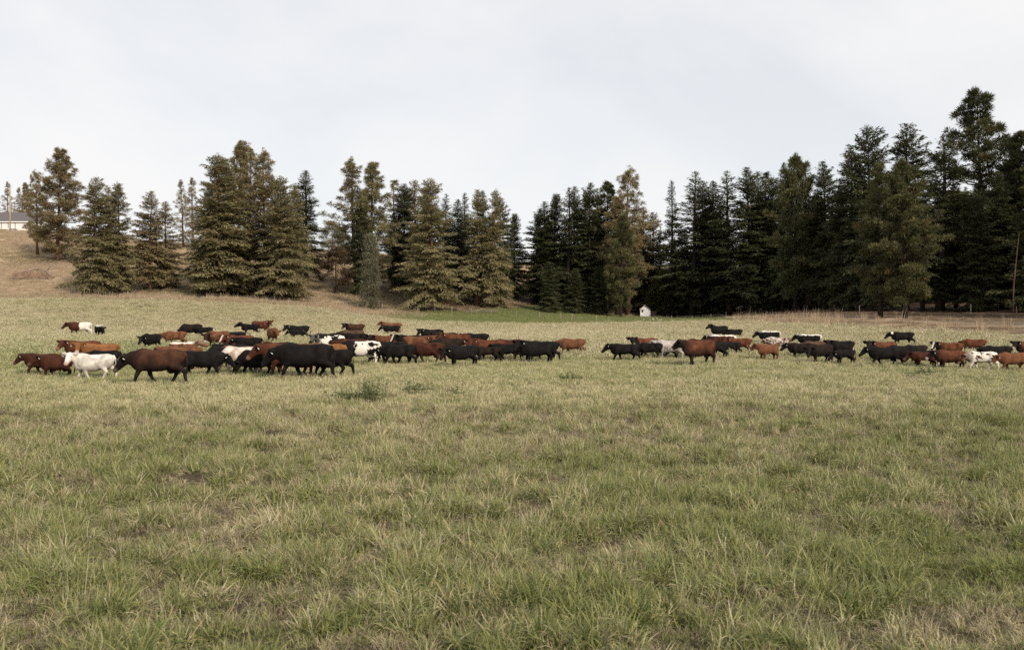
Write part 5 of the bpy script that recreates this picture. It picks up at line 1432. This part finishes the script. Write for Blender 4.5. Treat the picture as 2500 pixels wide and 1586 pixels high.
# ------------------------------------------------------------------ fallen tree and brush on the left slope
x, y, z = at(85, 197); z += 0.35
br = link('brush_pile', None, None, None, (x, y, z)); tag(br, 'fallen grey tree with reddish brush pile on the left slope', 'brush pile')
link('trunk', MB().tube([(4.1, -0.9, 0.1), (2.8, -0.7, 1.2), (1.2, -0.5, 1.9), (-1.5, -0.3, 1.3), (-4.4, 0.0, 0.7)], [0.26, 0.24, 0.18, 0.11, 0.03], 8).mesh('fallen_trunk', True), M_DEADW, br)
link('root_limb', MB().tube([(2.6, -0.6, 1.2), (3.2, -0.4, 2.3), (2.6, -0.2, 2.8)], [0.14, 0.10, 0.03], 6).mesh('root_limb', True), M_DEADW, br)
M_TWIG = plain('reddish_twigs', (0.36, 0.245, 0.18), 0.9, 0.1, 0.4, 3)
r_ = np.random.default_rng(77); tw = MB()
for i in range(430):
    cx = r_.uniform(-4.8, 2.6); cy = r_.normal(0, 0.8); a_ = r_.uniform(0, 6.28); L = r_.uniform(0.7, 2.4)
    z0 = abs(r_.normal(0.6, 0.6)) * (1 - abs(cx + 1) / 7); e = r_.uniform(0.15, 1.3)
    p = Vector((cx, cy, z0)); q = p + Vector((math.cos(a_) * math.cos(e) * L, math.sin(a_) * math.cos(e) * L * 0.6, math.sin(e) * L * 0.75))
    tw.tube([p, p.lerp(q, 0.5) + Vector((0, 0, 0.08)), q], [0.022, 0.015, 0.006], 3, False)
o = link('twigs', tw.mesh('twigs'), M_TWIG, br); o['kind'] = 'stuff'
# pruned branches lying under the middle clump
x, y, z = at(1165, 181)
bp = link('branch_pile', None, None, None, (x, y, z)); tag(bp, 'low pile of grey dead branches under the middle clump', 'brush pile')
tw = MB()
for i in range(70):
    p = Vector((r_.uniform(-3.2, 3.2), r_.normal(0, 0.7), abs(r_.normal(0.15, 0.2)))); a_ = r_.normal(0, 0.4); L = r_.uniform(0.8, 2.6)
    q = p + Vector((math.cos(a_) * L, math.sin(a_) * L, r_.uniform(-0.1, 0.5)))
    tw.tube([p, q], [0.03, 0.012], 4, False)
o = link('branches', tw.mesh('dead_branches'), M_DEADW, bp); o['kind'] = 'stuff'

# ------------------------------------------------------------------ wire fence along the foot of the slope
M_POST = plain('pale_post_wood', (0.27, 0.225, 0.175), 0.85, 0.15, 0.3, 5)
M_WIRE = plain('fence_wire', (0.22, 0.20, 0.18), 0.5, 0.5, 0.1)
PPOST = MB().box(-0.055, 0.055, -0.055, 0.055, -0.4, 1.25).mesh('fence_post'); PPOST.materials.append(M_POST)
TPOST = MB().box(-0.028, 0.028, -0.02, 0.02, -0.4, 1.1).mesh('thin_post'); TPOST.materials.append(M_POST)
def fence(label, cols, depthf, thick):
    pts = []
    root = link('wire_fence', None, None, None, (0, 0, 0)); tag(root, label, 'fence')
    for c_ in cols:
        D = depthf(c_)
        p = at(c_, D); pts.append(p)
        o = bpy.data.objects.new('post', PPOST if c_ in thick else TPOST); COL.objects.link(o); o.parent = root; o.location = p
        o.rotation_euler = (random.uniform(-.05, .05), random.uniform(-.05, .05), random.uniform(0, 1.5)); o.scale = (1, 1, random.uniform(0.88, 1.1))
    for hz_ in (0.35, 0.65, 0.95):
        link('wire', MB().tube([(p[0], p[1], p[2] + hz_) for p in pts], 0.008, 3, False).mesh('fence_wire'), M_WIRE, root)
    return root
fe = lambda c_: float(np.interp(c_, [q[0] for q in _fe], [q[1] for q in _fe]))
fence('wire fence with pale posts along the foot of the left slope',
      [-60, -25, 12, 68, 105, 132, 170, 205, 240, 275, 313, 350, 404, 440, 475, 505, 539, 580, 625, 670, 705, 741, 790, 838, 874, 894, 932, 975, 1020, 1062, 1103],
      lambda c_: np.interp(c_, [-60, 800, 950, 1103], [170, 173, 176, 178]), {68, 313, 539, 741, 932, 1103, 404})
fence('wire fence crossing the green strip towards the white shed',
      [1103, 1150, 1200, 1260, 1317, 1341, 1369, 1396, 1456, 1487, 1530, 1586, 1640, 1690, 1736, 1773],
      lambda c_: np.interp(c_, [1103, 1317, 1396, 1456, 1773], [178.2, 172, 163, 154, 150]), {1317, 1369, 1396, 1456, 1586})
for px_, D_, lab in ((2098, 137, 'short pale stake at the wood edge left of the rusty pine'), (2370, 129, 'short pale stake under the giant pine'), (2482, 120, 'short pale stake beside the dead leaning trunk')):
    o = link('stake', MB().box(-0.04, 0.04, -0.03, 0.03, -0.3, 1.25).mesh('stake'), M_POST, None, at(px_, D_)); o.rotation_euler = (0.0, random.uniform(-.06, .06), 0.3)
    tag(o, lab, 'stake')

# ------------------------------------------------------------------ broadleaf weeds in the pasture
M_WEED = leaf_material('weed_leaves', [(0.1, (0.11, 0.14, 0.065)), (0.5, (0.20, 0.235, 0.11)), (0.9, (0.32, 0.34, 0.18))])
def weed(px, py, w, h, n, label, seed):
    r = np.random.default_rng(seed)
    D = depth_of(px, py, 0.0); x, y, z = at(px, D)
    root = link('weed_clump', None, None, None, (x, y, z)); tag(root, label, 'weed', 'weeds in the pasture')
    st = MB(); P, Dd, L, Wd, T = [], [], [], [], []
    for i in range(n):
        bx_, by_ = r.normal(0, w * 0.42), r.normal(0, w * 0.30); hh = h * r.uniform(0.6, 1.4)
        lx, ly = r.normal(0, 0.12), r.normal(0, 0.12)
        st.tube([(bx_, by_, -0.03), (bx_ + lx, by_ + ly, hh)], [0.006, 0.003], 3, False)
        m = 26
        q = r.random(m) ** 0.8; a = r.random(m) * 6.28
        P.append(np.stack([bx_ + lx * q, by_ + ly * q, hh * (0.2 + 0.8 * q)], -1)); Dd.append(np.stack([np.cos(a), np.sin(a), r.normal(0.25, 0.35, m)], -1))
        L.append(r.uniform(0.04, 0.10, m)); Wd.append(r.uniform(0.010, 0.024, m)); T.append(r.random(m))
    link('stems', st.mesh('weed_stems'), M_WEED, root)['kind'] = 'stuff'
    lv = link('leaves', sprays_mesh('weed_leaves', *[np.concatenate(q) for q in (P, Dd, L, Wd)], r, np.concatenate(T)), M_WEED, root)
    lv['kind'] = 'stuff'
weed(852, 985, 0.85, 0.40, 46, 'largest dark green weed patch in the pasture, left part', 1)
weed(905, 983, 0.55, 0.62, 44, 'tall dark weed clump at the right of the largest patch', 2)
weed(1022, 968, 0.70, 0.42, 34, 'second weed patch right of the largest one', 3)
weed(1117, 978, 0.22, 0.50, 9, 'single thin weed right of the second patch', 4)
weed(1395, 938, 0.60, 0.36, 26, 'weed patch below the gap right of the main herd', 5)
weed(2262, 922, 0.80, 0.40, 34, 'weed patch in front of the right hand cattle', 6)
weed(2232, 926, 0.5, 0.22, 16, 'low weed patch left of the one in front of the right hand cattle', 7)
weed(1116, 797, 0.25, 0.7, 8, 'small dark weed at the far field edge above the middle herd', 8)
# white flower heads by the shed
M_FLOW = plain('white_flowers', (0.75, 0.74, 0.70), 0.8, 0.1, 0.05)
x, y, z = at(1602, 152)
fl = link('white_flowers', None, None, None, (x, y, z)); tag(fl, 'few white flower heads on stalks at the field edge near the shed', 'flowers')
for dx, dz in ((-0.55, 0.62), (-0.42, 0.52), (0.10, 0.66), (0.42, 0.40), (0.75, 0.50), (-1.9, 0.5)):
    s_ = link('stalk', MB().tube([(dx, 0, -0.1), (dx + 0.02, 0, dz)], [0.012, 0.008], 4).mesh('stalk'), M_WEED, fl)
    f_ = link('flower_head', _ball('flower_head', 0.075, M_FLOW, 7, 5), None, s_); f_.location = (dx + 0.02, 0, dz + 0.03); f_.scale = (1.4, 1.2, 0.7)
